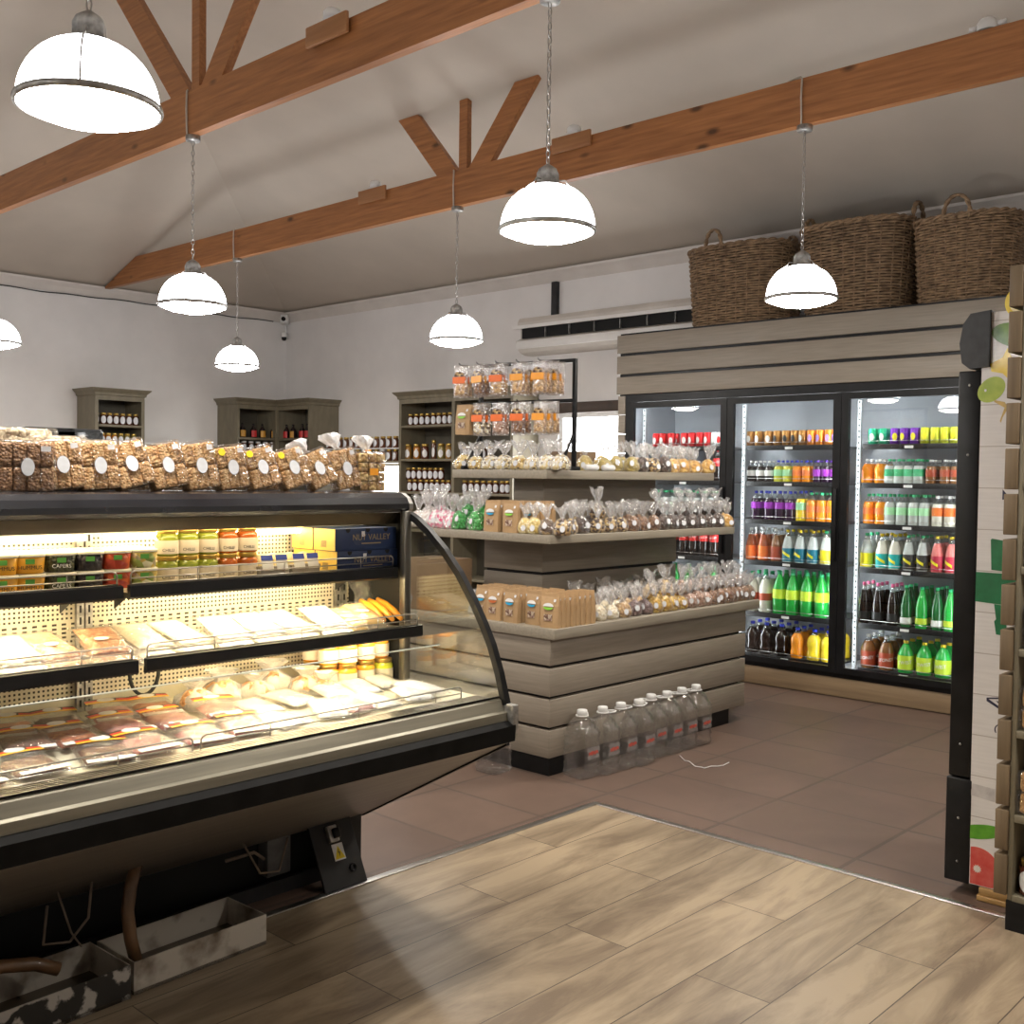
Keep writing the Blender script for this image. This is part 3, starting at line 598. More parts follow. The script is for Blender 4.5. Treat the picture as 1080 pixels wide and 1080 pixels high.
row(2, 4, D3([('cola_tall', 97), ('cola_tall', 147), ('cola_tall', 202), ('dgreen_tall', 253), ('green_tall', 310), ('dgreen_tall', 368), ('green_tall', 415)]))
row(2, 5, D3([('stoney', 115), ('stoney', 182), ('twist', 254), ('twist', 323), ('twist', 392)]))
row(0, 0, [('can:red:white', 691), ('can:red:white', 698), ('can:red:white', 707), ('can:red:white', 720.5), ('can:red:white', 728.5), ('can:red:white', 737), ('can:red:white', 745), ('can:silver:white', 752.5), ('can:silver:red', 758.5)])
row(0, 1, [('milky_small', 700), ('milky_small', 712), ('orange_small', 724), ('cola_small', 735), ('cola_small', 745), ('coke', 755)])
row(0, 2, [('green_cap', 694+8*i) for i in range(8)])
row(0, 3, [('coke', 687), ('coke', 698), ('coke', 709), ('coke', 720.5), ('coke', 731), ('coke', 742), ('coke', 753)])
row(0, 4, [('green', 712), ('green', 726), ('milky', 739), ('green', 752)], back=False)
# ------------------------------------------------------------------ snack island
isl = thing('display_island', 'three-tier washed-timber display island stacked with bagged snacks', 'display stand', (0, 0, 0))
MB().box(4.035, 5.72, 3.50, 4.55, 0, .105).build('plinth', m_black, isl)
MB().box(4.03, 5.82, 3.50, 4.57, .10, .70).box(4.515, 5.79, 3.985, 4.42, .75, 1.16).build('black_core', m_black, isl)
for k in range(4):
    z0 = .10+.1545*k; MB().bev(4.0, 5.85, 3.47, 4.60, z0, min(z0+.1385, .695), .0025).build('plank', m_clad, isl)
MB().bev(3.985, 5.955, 3.435, 4.63, .697, .75, .003).build('shelf', m_cladtop, isl)
for z0, z1 in ((.752, .950), (.967, 1.158)): MB().bev(4.5, 5.81, 3.97, 4.43, z0, z1, .003).build('column_plank', m_clad, isl)
MB().bev(4.16, 5.945, 3.62, 4.59, 1.156, 1.20, .003).build('shelf', m_cladtop, isl)
MB().bev(4.5, 5.57, 3.97, 4.20, 1.199, 1.494, .003).build('column_plank', m_clad, isl)
MB().bev(4.30, 5.93, 3.77, 4.50, 1.492, 1.54, .003).build('shelf', m_cladtop, isl)

# contents of the bags
BT = {
 'cream': bits('cream_nuts', [(.75, .66, .48), (.66, .55, .36), (.8, .74, .6)], 60), 'tan': bits('tan_trail_mix', [(.55, .34, .15), (.66, .45, .22), (.35, .2, .09)], 65),
 'purple': bits('dark_berries', [(.10, .05, .05), (.17, .09, .09), (.22, .13, .12)], 75), 'yellow': bits('golden_fruit', [(.66, .40, .06), (.75, .5, .1), (.5, .28, .04)], 55),
 'pink': bits('pinkish_nuts', [(.42, .26, .19), (.55, .36, .28), (.3, .16, .1)], 75), 'brown': bits('brown_nuts', [(.22, .10, .045), (.32, .16, .07), (.13, .06, .03)], 70),
 'dark': bits('dark_chocolate_pieces', [(.045, .022, .015), (.08, .04, .025), (.03, .016, .012)], 60), 'nutmix': bits('seed_and_chocolate_mix', [(.06, .03, .02), (.62, .45, .2), (.12, .06, .03), (.45, .28, .1)], 70),
 'gold': bits('golden_puffs', [(.68, .38, .08), (.78, .5, .14), (.55, .28, .05)], 50), 'olive': bits('green_gold_mix', [(.42, .33, .08), (.55, .42, .12), (.3, .22, .05)], 60),
 'white': bits('popcorn_mix', [(.82, .78, .66), (.85, .8, .7), (.12, .08, .05), (.75, .6, .3)], 75), 'popyel': bits('yellow_popcorn_mix', [(.78, .6, .25), (.8, .72, .5), (.14, .08, .04), (.62, .4, .1)], 70),
 'candyp': bits('pink_white_sweets', [(.85, .83, .83), (.75, .1, .25), (.85, .82, .82), (.8, .3, .42)], 70, rough=.25), 'candyg': bits('green_wrapped_sweets', [(.03, .36, .05), (.10, .60, .14), (.012, .2, .025), (.05, .48, .08)], 105, rough=.15, bump=1.0),
 'candyw': bits('pale_wrapped_sweets', [(.8, .78, .76), (.7, .66, .62), (.6, .5, .45)], 45, rough=.25), 'pasta': bits('yellow_dried_rings', [(.72, .55, .18), (.8, .66, .3), (.6, .42, .1)], 60), 'darkbar': bits('nut_chocolate_block', [(.12, .07, .04), (.3, .2, .09), (.07, .04, .025)], 60)}
TN = {'cream': 'cream nuts', 'tan': 'tan trail mix', 'purple': 'dark berries', 'yellow': 'golden dried fruit', 'pink': 'pinkish nuts', 'brown': 'brown nuts', 'dark': 'dark chocolate', 'nutmix': 'seed-chocolate mix', 'gold': 'golden puffs', 'olive': 'olive-gold mix', 'white': 'white popcorn mix', 'popyel': 'yellow popcorn mix', 'candyp': 'pink-white sweets', 'candyg': 'green sweets', 'candyw': 'pale wrapped sweets', 'pasta': 'yellow dried rings', 'darkbar': 'nut chocolate'}
m_cello = film('clear_cellophane', (1, 1, 1), .28, .92, .5, .12, 1.0, 45)
m_sleeve = film('clear_bag_sleeve', (1, 1, 1), .03, .5, .25, .07, 1.0, 60)
m_sticker = M('silver_white_sticker', (.68, .68, .70), .45, var=.06, vs=60)
m_oval = M('white_oval_sticker', (.66, .67, .70), .45, var=.03, vs=60)
m_stick_rim = M('grey_sticker_ring', (.2, .2, .22), .5, var=.1, vs=60)
_BM = {}
def bag_meshes(kind, var):
    k = (kind, var)
    if k in _BM: return _BM[k]
    rnd = random.Random(hash(kind) % 999+var if False else sum(map(ord, kind))*7+var)
    w, d, hb, ht = .043, .032, .085, .155
    if kind.startswith('candy'): w, d, hb, ht = .052, .042, .10, .185
    if kind in ('white', 'popyel'): w, d, hb, ht = .056, .036, .085, .15
    w *= rnd.uniform(.95, 1.1); hb *= rnd.uniform(.92, 1.1); ht *= rnd.uniform(.95, 1.1)
    sd = rnd.uniform(0, 50); b = MB()
    prof = [(0, 0), (.8, .0), (1, .12), (1.04, .3), (1, .5), (.88, .68), (.66, .83), (.40, .94), (.2, 1.0)]
    b.lathe([(r, z) for r, z in prof], 22)
    vs = []
    for p in b.v:
        e = noise.noise((p.x*2.2+sd, p.y*2.2, p.z*2.4)); e2 = noise.noise((p.x*5+sd, p.y*5+9, p.z*5))
        s = 1+.16*e+.10*e2; q = Vector((p.x*w*s, p.y*d*s, max(0, p.z*hb*(1+.05*e)))); vs.append(q)
    b.v = vs; body = b.mesh('bag', BT[kind])
    t = MB(); ph = rnd.uniform(0, 6); lean = rnd.uniform(-.25, .25)
    prof = [(.22*w, .93*hb), (.15*w, .985*hb), (.30*w, hb+.25*(ht-hb)), (.62*w, hb+.6*(ht-hb)), (.85*w, ht)]
    t.lathe(prof, 26, fn=lambda a, z: 1+.28*math.sin(5*a+ph+z*40)+.12*math.sin(9*a+ph*2)); h1 = hb
    for p in t.v:
        if p.z > h1: p.x += lean*(p.z-h1); p.z += .012*math.sin(3*math.atan2(p.y, p.x)+ph)*min(1, (p.z-h1)/.03); p.y *= .75
    top = t.mesh('bag_top', m_cello)
    tie = MB().tube([(.17*w*math.cos(2*PI*i/12), .17*w*math.sin(2*PI*i/12), .985*hb) for i in range(12)], .0022, 5, closed=True).mesh('tie', m_cello)
    slv = MB(); slv.v = [Vector((p.x*1.10+.004*noise.noise((p.x*60, p.y*60+sd, p.z*50)), p.y*1.12+.004*noise.noise((p.x*60+sd, p.y*60, p.z*50)), p.z*1.02)) for p in vs]; slv.f = b.f; slv.m = b.m; slv.s = b.s
    slv = slv.mesh('bag_sleeve', m_sleeve)
    X = Matrix.Translation((rnd.uniform(-.014, .014), -d*1.16, hb*rnd.uniform(.34, .58))) @ Matrix.Rotation(-.22, 4, 'X') @ Matrix.Rotation(rnd.uniform(-.4, .4), 4, 'Z')
    lab = disc(MB(), .026, .033, 18, X=X).mesh('sticker', m_oval)
    _BM[k] = [('bag', body), ('bag_sleeve', slv), ('bag_top', top), ('sticker', lab)]; return _BM[k]
NB = {}
def bagrow(kinds, pxs, plane, val, z, where, group, rz, jit=.45, hop=None, scale=1.0, end='the corner'):
    n = 0
    for i, (k, px) in enumerate(zip(kinds, pxs)):
        p = hit(plane, val, px); n += 1
        place('snack_bag', bag_meshes(k, (i*5+int(px)) % 5), (p.x, p.y, z+(hop[i] if hop else 0)), rz+random.uniform(-jit, jit), f'clear bag of {TN[k]}, {ORD[n-1]} from {end}, {where}', 'snack bag', group, scale*random.uniform(.96, 1.05))
C6 = lambda L_: [600+x/5.4 for x in L_]
F45 = -PI/4+.25
# lower tier, long side
bagrow(['cream', 'cream', 'tan', 'purple', 'purple', 'yellow', 'yellow', 'yellow', 'yellow', 'pink', 'pink', 'pink', 'brown', 'brown', 'brown', 'brown', 'brown', 'brown', 'brown'],
       C6([178, 250, 318, 385, 440, 500, 552, 600, 648, 700, 745, 788, 830, 870, 905, 940, 975, 1008, 1035]), 'y', 3.505, .75, 'front row, lowest tier', 'bags along the lowest island tier', F45)
bagrow(['cream', 'cream', 'tan', 'tan', 'purple', 'yellow', 'yellow', 'yellow', 'pink', 'pink', 'pink', 'brown', 'brown', 'brown', 'brown', 'brown'],
       C6([205, 270, 335, 395, 450, 505, 560, 615, 668, 715, 765, 812, 860, 905, 950, 990]), 'y', 3.60, .75, 'second row, lowest tier', 'second row of bags on the lowest island tier', F45)
bagrow(['yellow', 'yellow', 'pink', 'pink', 'pink', 'brown', 'brown', 'brown', 'brown'], C6([470, 560, 650, 705, 760, 810, 860, 910, 965]), 'y', 3.575, .82, 'piled on the lowest tier', 'bags piled on the lowest island tier', F45)
bagrow(['nutmix', 'dark', 'brown', 'nutmix', 'dark', 'brown', 'dark'], C6([40, 120, 200, 280, 340, 410, 480]), 'y', 3.80, .75, 'back row, lowest tier', 'back bags on the lowest island tier', F45)
# middle tier, long side
bagrow(['nutmix', 'dark', 'nutmix', 'nutmix', 'nutmix', 'brown', 'brown', 'brown', 'dark', 'dark', 'dark', 'dark', 'dark', 'dark', 'dark', 'gold'],
       C6([15, 75, 165, 235, 300, 365, 425, 485, 540, 590, 635, 700, 750, 800, 850, 905]), 'y', 3.675, 1.20, 'front row, middle tier', 'bags along the middle island tier', F45)
bagrow(['nutmix', 'dark', 'nutmix', 'brown', 'brown', 'dark', 'dark', 'dark', 'dark', 'dark', 'dark', 'gold'],
       C6([50, 115, 265, 340, 400, 520, 580, 640, 700, 755, 815, 870]), 'y', 3.76, 1.20, 'second row, middle tier', 'second row of bags on the middle island tier', F45)
bagrow(['nutmix', 'dark', 'dark', 'dark', 'dark', 'dark'], C6([165, 500, 640, 700, 765, 835]), 'y', 3.73, 1.275, 'piled on the middle tier', 'bags piled on the middle island tier', F45)
# top tier, long side
bagrow(['olive', 'olive', 'olive', 'dark', 'nutmix', 'dark', 'gold', 'gold', 'gold', 'gold'], C6([200, 265, 355, 415, 480, 540, 590, 650, 715, 790]), 'y', 3.83, 1.54, 'front row, top tier', 'bags along the top island tier', F45, scale=1.02, end='the hanging rack')
bagrow(['pasta', 'pasta', 'olive', 'tan', 'tan', 'gold', 'gold', 'gold', 'gold'], C6([90, 180, 300, 380, 440, 500, 560, 625, 690]), 'y', 3.93, 1.54, 'second row, top tier', 'second row of bags on the top island tier', F45, scale=1.05, end='the hanging rack')
# top tier under the rack, facing the deli case
U = lambda L_: [420+x/4.5 for x in L_]
bagrow(['popyel', 'popyel', 'white', 'white', 'popyel', 'white', 'white', 'white'], U([315, 372, 440, 503, 575, 640, 710, 770]), 'x', 4.37, 1.54, 'under the hanging rack', 'popcorn bags under the hanging rack', -PI/2+.35, scale=1.0, end='the far end')
# middle tier, end facing the deli case
V_ = lambda L_: [430+x/5.142 for x in L_]
bagrow(['candyw', 'candyw', 'candyp', 'candyp', 'candyp', 'candyg', 'candyg'], V_([60, 110, 160, 200, 245, 282, 372]), 'x', 4.235, 1.20, 'front row', 'sweet bags on the middle tier end', -PI/2+.45, end='the deli case side')
bagrow(['candyw', 'candyp', 'candyg', 'candyg'], V_([120, 185, 330, 400]), 'x', 4.30, 1.235, 'second row', 'second row of sweet bags on the middle tier', -PI/2+.45, end='the deli case side')
bagrow(['pasta', 'pasta', 'darkbar', 'nutmix'], V_([640, 690, 760, 842]), 'x', 4.225, 1.20, 'at the middle tier corner', 'bags at the corner of the middle tier', -PI/2+.6, end='the kraft pouches')
# white paper rolls lying on the top tier
for i, (px, n) in enumerate(((622, 'beside the rack'), (640, 'next to the olive-gold bags'))):
    p = hit('y', 3.80, px); o = MB().tube([(-.05, 0, .018), (.05, 0, .018)], .017, 12).build('paper_roll', m_paper, None, (p.x, p.y-.01, 1.541), (0, 0, .08*i))
    tag(o, f'white paper-wrapped roll on the top tier, {n}', 'roll', 'paper rolls on the top tier')
# kraft pouches -------------------------------------------------------
m_kraft = M('kraft_paper', (.42, .27, .135), .65, var=.07, vs=14, bump=.25, bs=25, rnd=.07)
PC = {'blue': M('pouch_blue', (.02, .35, .62), .5, var=.03), 'green': M('pouch_green', (.25, .62, .06), .5, var=.03), 'rust': M('pouch_rust', (.55, .13, .03), .5, var=.03)}
m_win = bits('pouch_window_nuts', [(.12, .06, .04), (.3, .2, .15), (.5, .4, .3), (.2, .1, .07)], 120, bump=.2)
def pouch_meshes(col):
    k = ('pouch', col)
    if k in _BM: return _BM[k]
    b = MB(); W = .053; sec = [(-.022, 0), (.022, 0), (.024, .03), (.017, .11), (.003, .155), (.002, .172), (-.002, .172), (-.003, .155), (-.017, .11), (-.024, .03)]
    n = len(sec); xs = (-W, -W*.97, -W*.5, 0, W*.5, W*.97, W); vs = []; fs = []
    for i, x in enumerate(xs):
        for y, z in sec:
            s = .25 if i in (0, 6) else (.75 if i in (1, 5) else 1); vs.append((x, y*s, z+.002*noise.noise((x*60, z*40, y*90))))
    for i in range(len(xs)-1):
        for j in range(n): fs.append((i*n+j, i*n+(j+1) % n, (i+1)*n+(j+1) % n, (i+1)*n+j))
    fs += [list(range(n)), [(len(xs)-1)*n+j for j in range(n)][::-1]]; b.add(vs, fs, 0, False)
    tilt = Matrix.Translation((0, -.0235, .108)) @ Matrix.Rotation(-.1, 4, 'X')
    oval = [(.030*math.cos(2*PI*i/24), .0175*math.sin(2*PI*i/24)) for i in range(24)]
    up = MB().prism([p for p in oval if p[1] >= -.004], 'y', -.0006, .0006, X=tilt).mesh('label', m_paper)
    dn = MB().prism([p for p in oval if p[1] <= -.004]+[], 'y', -.0012, .0004, X=tilt).mesh('label_band', PC[col])
    wn = MB().prism([(-.024, -.018), (.024, -.018), (.024, .014), (-.024, .014)], 'y', -.0006, .0006, X=Matrix.Translation((0, -.026, .055)) @ Matrix.Rotation(-.06, 4, 'X')).mesh('printed_window', m_win)
    ps = MB().prism([(-.006, -.007), (.006, -.007), (.006, .007), (-.006, .007)], 'y', -.0006, .0006, X=Matrix.Translation((.034, -.0155, .138)) @ Matrix.Rotation(-.35, 4, 'X')).mesh('price_sticker', m_sticker)
    _BM[k] = [('kraft_pouch', b.mesh('kraft_pouch', m_kraft)), ('label', up), ('label_band', dn), ('printed_window', wn), ('price_sticker', ps)]; return _BM[k]
def pouchfile(y, x0, n, pitch, z, cols, where, group, rz=-PI/2, first=''):
    for i in range(n):
        c_ = cols[min(i, len(cols)-1)]
        place('kraft_pouch', pouch_meshes(c_), (x0+i*pitch, y+random.uniform(-.004, .004), z), rz+random.uniform(-.06, .06), f'kraft pouch, {c_} label, {ORD[i]} back in {where}', 'pouch', group)
pouchfile(3.505, 4.035, 8, .040, .75, ['green', 'green', 'blue', 'green', 'rust', 'green', 'blue'], 'the file at the lowest tier corner', 'kraft pouches at the lowest tier corner', rz=-PI/2+.12)
pouchfile(3.635, 4.06, 5, .045, .75, ['blue'], 'the file next to the corner file', 'kraft pouches second file, lowest tier')
pouchfile(3.765, 4.035, 5, .045, .75, ['blue'], 'the lowest tier middle file', 'kraft pouches third file, lowest tier')
pouchfile(3.885, 4.04, 5, .045, .75, ['rust', 'blue'], 'the rust-fronted lowest tier file', 'kraft pouches fourth file, lowest tier')
pouchfile(4.0, 4.06, 4, .045, .75, ['blue', 'green'], 'the lowest tier file by the deli case', 'kraft pouches fifth file, lowest tier')
yy = hit('x', 4.22, 521).y; pouchfile(yy, 4.215, 4, .045, 1.20, ['blue'], 'the file beside green sweets, middle tier', 'kraft pouches beside the green sweets')
yy = hit('x', 4.22, 540.5).y; pouchfile(yy, 4.215, 4, .045, 1.20, ['green', 'blue'], 'the file beside dried rings, middle tier', 'kraft pouches beside the dried rings')
yy = hit('x', 4.28, 559).y; pouchfile(yy, 4.29, 4, .045, 1.20, ['blue'], 'the file behind dried rings, middle tier', 'kraft pouches behind the dried rings')
# cardboard boxes
m_card = M('brown_cardboard', (.21, .135, .075), .7, var=.08, vs=8)
def carton(name, dims, loc, rz, label, mat):
    x, y, z = dims; t = thing(name, label, 'box', loc, rz)
    MB().bev(-x/2, x/2, -y/2, y/2, 0, z, .002).build('carton', mat, t)
    MB().box(-x/2-.001, x/2+.001, -.02, .02, z, z+.001).build('packing_tape', M('packing_tape', (.42, .3, .17), .3, var=.05), t)
carton('cardboard_box', (.16, .24, .12), (5.05, 4.22, 1.54), 0, 'plain brown cardboard box on the island top tier behind bags', m_card)
carton('cardboard_box', (.2, .30, .29), (4.12, 4.40, .752), .05, 'tall brown cardboard box on the lowest tier behind the deli glass', m_card)
o = MB().lathe([(0, 0), (.05, .0), (.06, .03), (.045, .07), (.02, .095), (.05, .13)], 20, fn=lambda a, z: 1+.25*math.sin(4*a+z*30)+.1*math.sin(9*a)).build('plastic_bag', film('milky_plastic_bag', (1, 1, 1), .35, .8, .7, .2, .9, 30), None, (4.16, 4.13, .751)); tag(o, 'crumpled milky plastic bag on the lowest tier beside kraft pouches', 'bag')
# hanging rack -----------------------------------------------------------
rk = thing('hanging_rack', 'black metal peg rack of hanging snack bags on the island top tier', 'rack', (0, 0, 0))
A = Vector((4.55, 3.795, 1.54)); B_ = Vector((4.47, 4.44, 1.54)); dv = (B_-A); Lr = dv.length; dv.normalize(); nv = Vector((-dv.y, dv.x, 0))  # nv points away from the camera
Xr = Matrix.Translation(A) @ Matrix(((nv.x, dv.x, 0, 0), (nv.y, dv.y, 0, 0), (0, 0, 1, 0), (0, 0, 0, 1)))   # local x: depth, y: along
if (Xr @ Vector((1, 0, 0)) - A).dot(Vector((1, 1, 0))) < 0: nv = -nv; Xr = Matrix.Translation(A) @ Matrix(((nv.x, dv.x, 0, 0), (nv.y, dv.y, 0, 0), (0, 0, 1, 0), (0, 0, 0, 1)))
for y in (0, Lr):
    MB().bev(-.011, .011, y-.011, y+.011, 0, .615, .002, X=Xr).build('post', m_black, rk)
    MB().bev(-.17, .05, y-.012, y+.012, .001, .022, .002, X=Xr).build('foot', m_black, rk)
    MB().tube([Xr @ Vector((-.13, y, .02)), Xr @ Vector((0, y, .21))], .009, 6).build('brace', m_black, rk)
for z in (.605, .385): MB().bev(-.011, .011, 0, Lr, z-.01, z+.01, .002, X=Xr).build('crossbar', m_black, rk)
TOPX = [492, 510.5, 530, 552, 574.7]; BOTX = [494.5, 512, 532, 553, 575.5]
CARD = {'orange': M('orange_card', (.85, .16, .01), .4, var=.04), 'amber': M('amber_card', (.88, .36, .02), .4, var=.04)}
m_foil = film('shiny_clear_bag', (1, 1, 1), .20, .85, .12, .08, 1.0, 45)
def hangbag(content, card, v=0):
    k = ('hang', content, card, v)
    if k in _BM: return _BM[k]
    W, Hh = .050, .185; sd = v*9+len(content)
    def pillow(w, z0, z1, th, seed):
        b = MB(); nx, nz = 9, 13; vs = []; fs = []
        for s in (-1, 1):
            for j in range(nz):
                for i in range(nx):
                    u, q = i/(nx-1)*2-1, j/(nz-1)*2-1; f = (1-u*u)**.5*(1-q**4)**.5 if abs(u) < 1 and abs(q) < 1 else 0
                    vs.append((u*w+.002*noise.noise((q*3, seed, u)), s*(th*f+.0008)+.004*noise.noise((u*3+seed, q*4, s)), z0+(z1-z0)*(q+1)/2))
        for s in range(2):
            for j in range(nz-1):
                for i in range(nx-1): a = s*nx*nz+j*nx+i; fs.append((a, a+1, a+nx+1, a+nx))
        return b.add(vs, fs, 0, True)
    ct = pillow(W*.93, -Hh+.01, -Hh*.50, .017, sd).mesh('snack_packet', BT[content])
    fm = pillow(W, -Hh, 0, .017, sd+3).mesh('wrapper', m_foil)
    cd_ = MB().prism([(-W*.88, -.106), (W*.88, -.106), (W*.88, -.068), (-W*.88, -.068)], 'y', -.0225, -.021).mesh('header_card', CARD[card])
    pic = MB().prism([(W*.66*math.cos(a), -.067+.030*math.sin(a)) for a in [i*PI/10 for i in range(11)]], 'y', -.0222, -.0208).mesh('card_picture', BT['nutmix'])
    _BM[k] = [('snack_packet', ct), ('wrapper', fm), ('header_card', cd_), ('card_picture', pic)]; return _BM[k]
yaw_r = math.atan2(dv.y, dv.x)-PI/2
def yrack(px):
    g = hit('x', 4.45, px); g = g.y/g.x
    def e(q): P = Xr @ Vector((-.10, q*Lr/200, .5)); return abs(P.y/P.x-g)
    return min(range(-20, 221), key=e)*Lr/200
cts = {0: [('tan', 'orange', 2), ('brown', 'amber', 2), ('tan', 'orange', 2), ('tan', 'amber', 3), ('tan', 'amber', 4)], 1: [None, ('white', 'orange', 2), ('pink', 'orange', 2), ('brown', 'orange', 2), ('tan', 'amber', 3)]}
for r, (pxs, zz) in enumerate(((TOPX, .585), (BOTX, .365))):
    for i, px in enumerate(pxs):
        yy = yrack(px)
        MB().tube([Xr @ Vector((0, yy, zz+.02)), Xr @ Vector((-.17, yy, zz+.012)), Xr @ Vector((-.182, yy, zz+.022))], .003, 6).build('peg', m_black, rk)
        it = cts[r][i]
        if it is None:
            for q in range(2):
                P = Xr @ Vector((-.15+q*.06, yy, zz-.165)); place('kraft_pouch', pouch_meshes('green'), P, -PI/2+.1, ('foremost' if q == 0 else 'rear')+' green-label kraft pouch hanging at the lower rack row end', 'pouch', 'kraft pouches hanging on the rack')
            continue
        ct, cdn, n = it
        for q in range(n):
            P = Xr @ Vector((-.16+q*.042, yy+.012*q*(-1 if i > 2 else .3), zz+.012))
            o = place('snack_packet', hangbag(ct, cdn, (i+q) % 3), P, -PI/2+random.uniform(-.1, .2), f'hanging {cdn}-card packet of {TN[ct]}, {ORD[q]} on peg {["one", "two", "three", "four", "five"][i]}, {["upper", "lower"][r]} rack row', 'snack packet', f'packets on the {["upper", "lower"][r]} rack row')
            o.rotation_euler[1] = random.uniform(-.05, .05)
# ------------------------------------------------------------------ water bottles on the floor
m_pw = film('clear_water_bottle', (.98, .99, .99), .035, .62, .05, .04, .35, 30)
def _wat():
    nt = m_pw.node_tree; L = nt.links.new; out = nt.nodes['Material Output']; old = out.inputs[0].links[0].from_socket
    g = _n(nt, 'ShaderNodeBsdfGlass'); g.inputs['IOR'].default_value = 1.28; g.inputs['Roughness'].default_value = .02
    tc = _n(nt, 'ShaderNodeTexCoord'); nz = _n(nt, 'ShaderNodeTexNoise'); nz.inputs['Scale'].default_value = 16; L(tc.outputs['Object'], nz.inputs['Vector'])
    bp = _n(nt, 'ShaderNodeBump'); bp.inputs['Strength'].default_value = .2; bp.inputs['Distance'].default_value = .01; L(nz.outputs['Fac'], bp.inputs['Height']); L(bp.outputs[0], g.inputs['Normal'])
    mx = _n(nt, 'ShaderNodeMixShader'); mx.inputs[0].default_value = .22; L(old, mx.inputs[1]); L(g.outputs[0], mx.inputs[2]); L(mx.outputs[0], out.inputs[0])
_wat()
m_red = M('red_print', (.55, .08, .05), .5, var=.1, vs=40); m_pinkl = M('faint_red_label', (.62, .38, .32), .5, var=.15, vs=30)
def superfn(e):
    return lambda a, z: (abs(math.cos(a))**e+abs(math.sin(a))**e)**(-1/e) if z < .235 else (abs(math.cos(a))**2.4+abs(math.sin(a))**2.4)**(-1/2.4) if z < .29 else 1
wb = MB(); R = .077
pr = [(0, .006), (.8*R, 0), (.95*R, .006), (R, .02)]
for i in range(11): z = .028+i*.018; pr += [(R*(.93 if i % 2 else 1.0), z)]
pr += [(R*1.0, .225), (.93*R, .245), (.78*R, .27), (.55*R, .292), (.33*R, .306), (.28*R, .312), (0, .313)]
wb.lathe(pr, 36, fn=superfn(4.5)); wbm = wb.mesh('water_bottle', m_pw)
capm = MB().lathe([(.024, .310), (.026, .312), (.026, .332), (.023, .335), (0, .335)], 20).mesh('cap', m_white)
hm = MB(); hm.tube([(.03*math.cos(a)-.045*(1 if False else 0), .03*math.sin(a), .306) for a in [2*PI*i/16 for i in range(16)]], .0035, 6, closed=True)
hm.tube([(.02, .026, .306), (.06, .02, .307), (.075, .0, .307), (.06, -.02, .307), (.02, -.026, .306)], .004, 6); handm = hm.mesh('carry_handle', m_white)
lbm = MB(); lbm.add([(-.045, -R*1.01, .10), (.045, -R*1.01, .10), (.045, -R*1.01, .16), (-.045, -R*1.01, .16)], [(0, 1, 2, 3)]); lbm = lbm.mesh('label', film('clear_printed_label', (1, .93, .9), .12, .4, .9, .3, .1))
tm = MB(); tm.prism([(-.034, .118), (-.02, .126), (-.012, .117), (.0, .127), (.012, .118), (.024, .127), (.036, .121), (.034, .136), (.02, .141), (.008, .134), (-.008, .142), (-.022, .135), (-.034, .138)], 'y', -R*1.025, -R*1.018); tm = tm.mesh('red_print', m_red)
WBP = [(4.165, 3.395, .6), (4.30, 3.37, -.5), (4.445, 3.365, -.2), (4.575, 3.345, .2), (4.74, 3.385, 2.6), (4.868, 3.37, 2.8), (5.012, 3.37, 2.7), (5.147, 3.365, 2.9)]
for i, (x, y, hr) in enumerate(WBP):
    o = place('water_bottle', [('b', wbm), ('cap', capm), ('label', lbm), ('red_print', tm)], (x, y, 0), random.uniform(-.06, .06), f'large clear water bottle on the floor, {ORD[i]} in line from the island corner', 'water bottle', 'water bottles along the island')
    put('carry_handle', handm, o, None, (0, 0, hr))
o = place('water_bottle', [('b', wbm), ('cap', capm), ('label', lbm), ('red_print', tm)], (3.905, 3.76, 0), -PI/2+.1, 'large clear water bottle standing alone behind the deli case end', 'water bottle', 'water bottles along the island'); put('carry_handle', handm, o, None, (0, 0, 1))
pts = [hit('z', 0.004, 717+x, 797+y) for x, y in ((0, 0), (5, 5), (10, 6), (16, 11), (22, 12), (26, 13), (33, 11), (40, 11), (46, 10), (52, 7))]
o = MB().tube(pts, .0025, 5).build('string', m_paper); tag(o, 'thin white string lying on the terracotta floor by the water bottles', 'string')
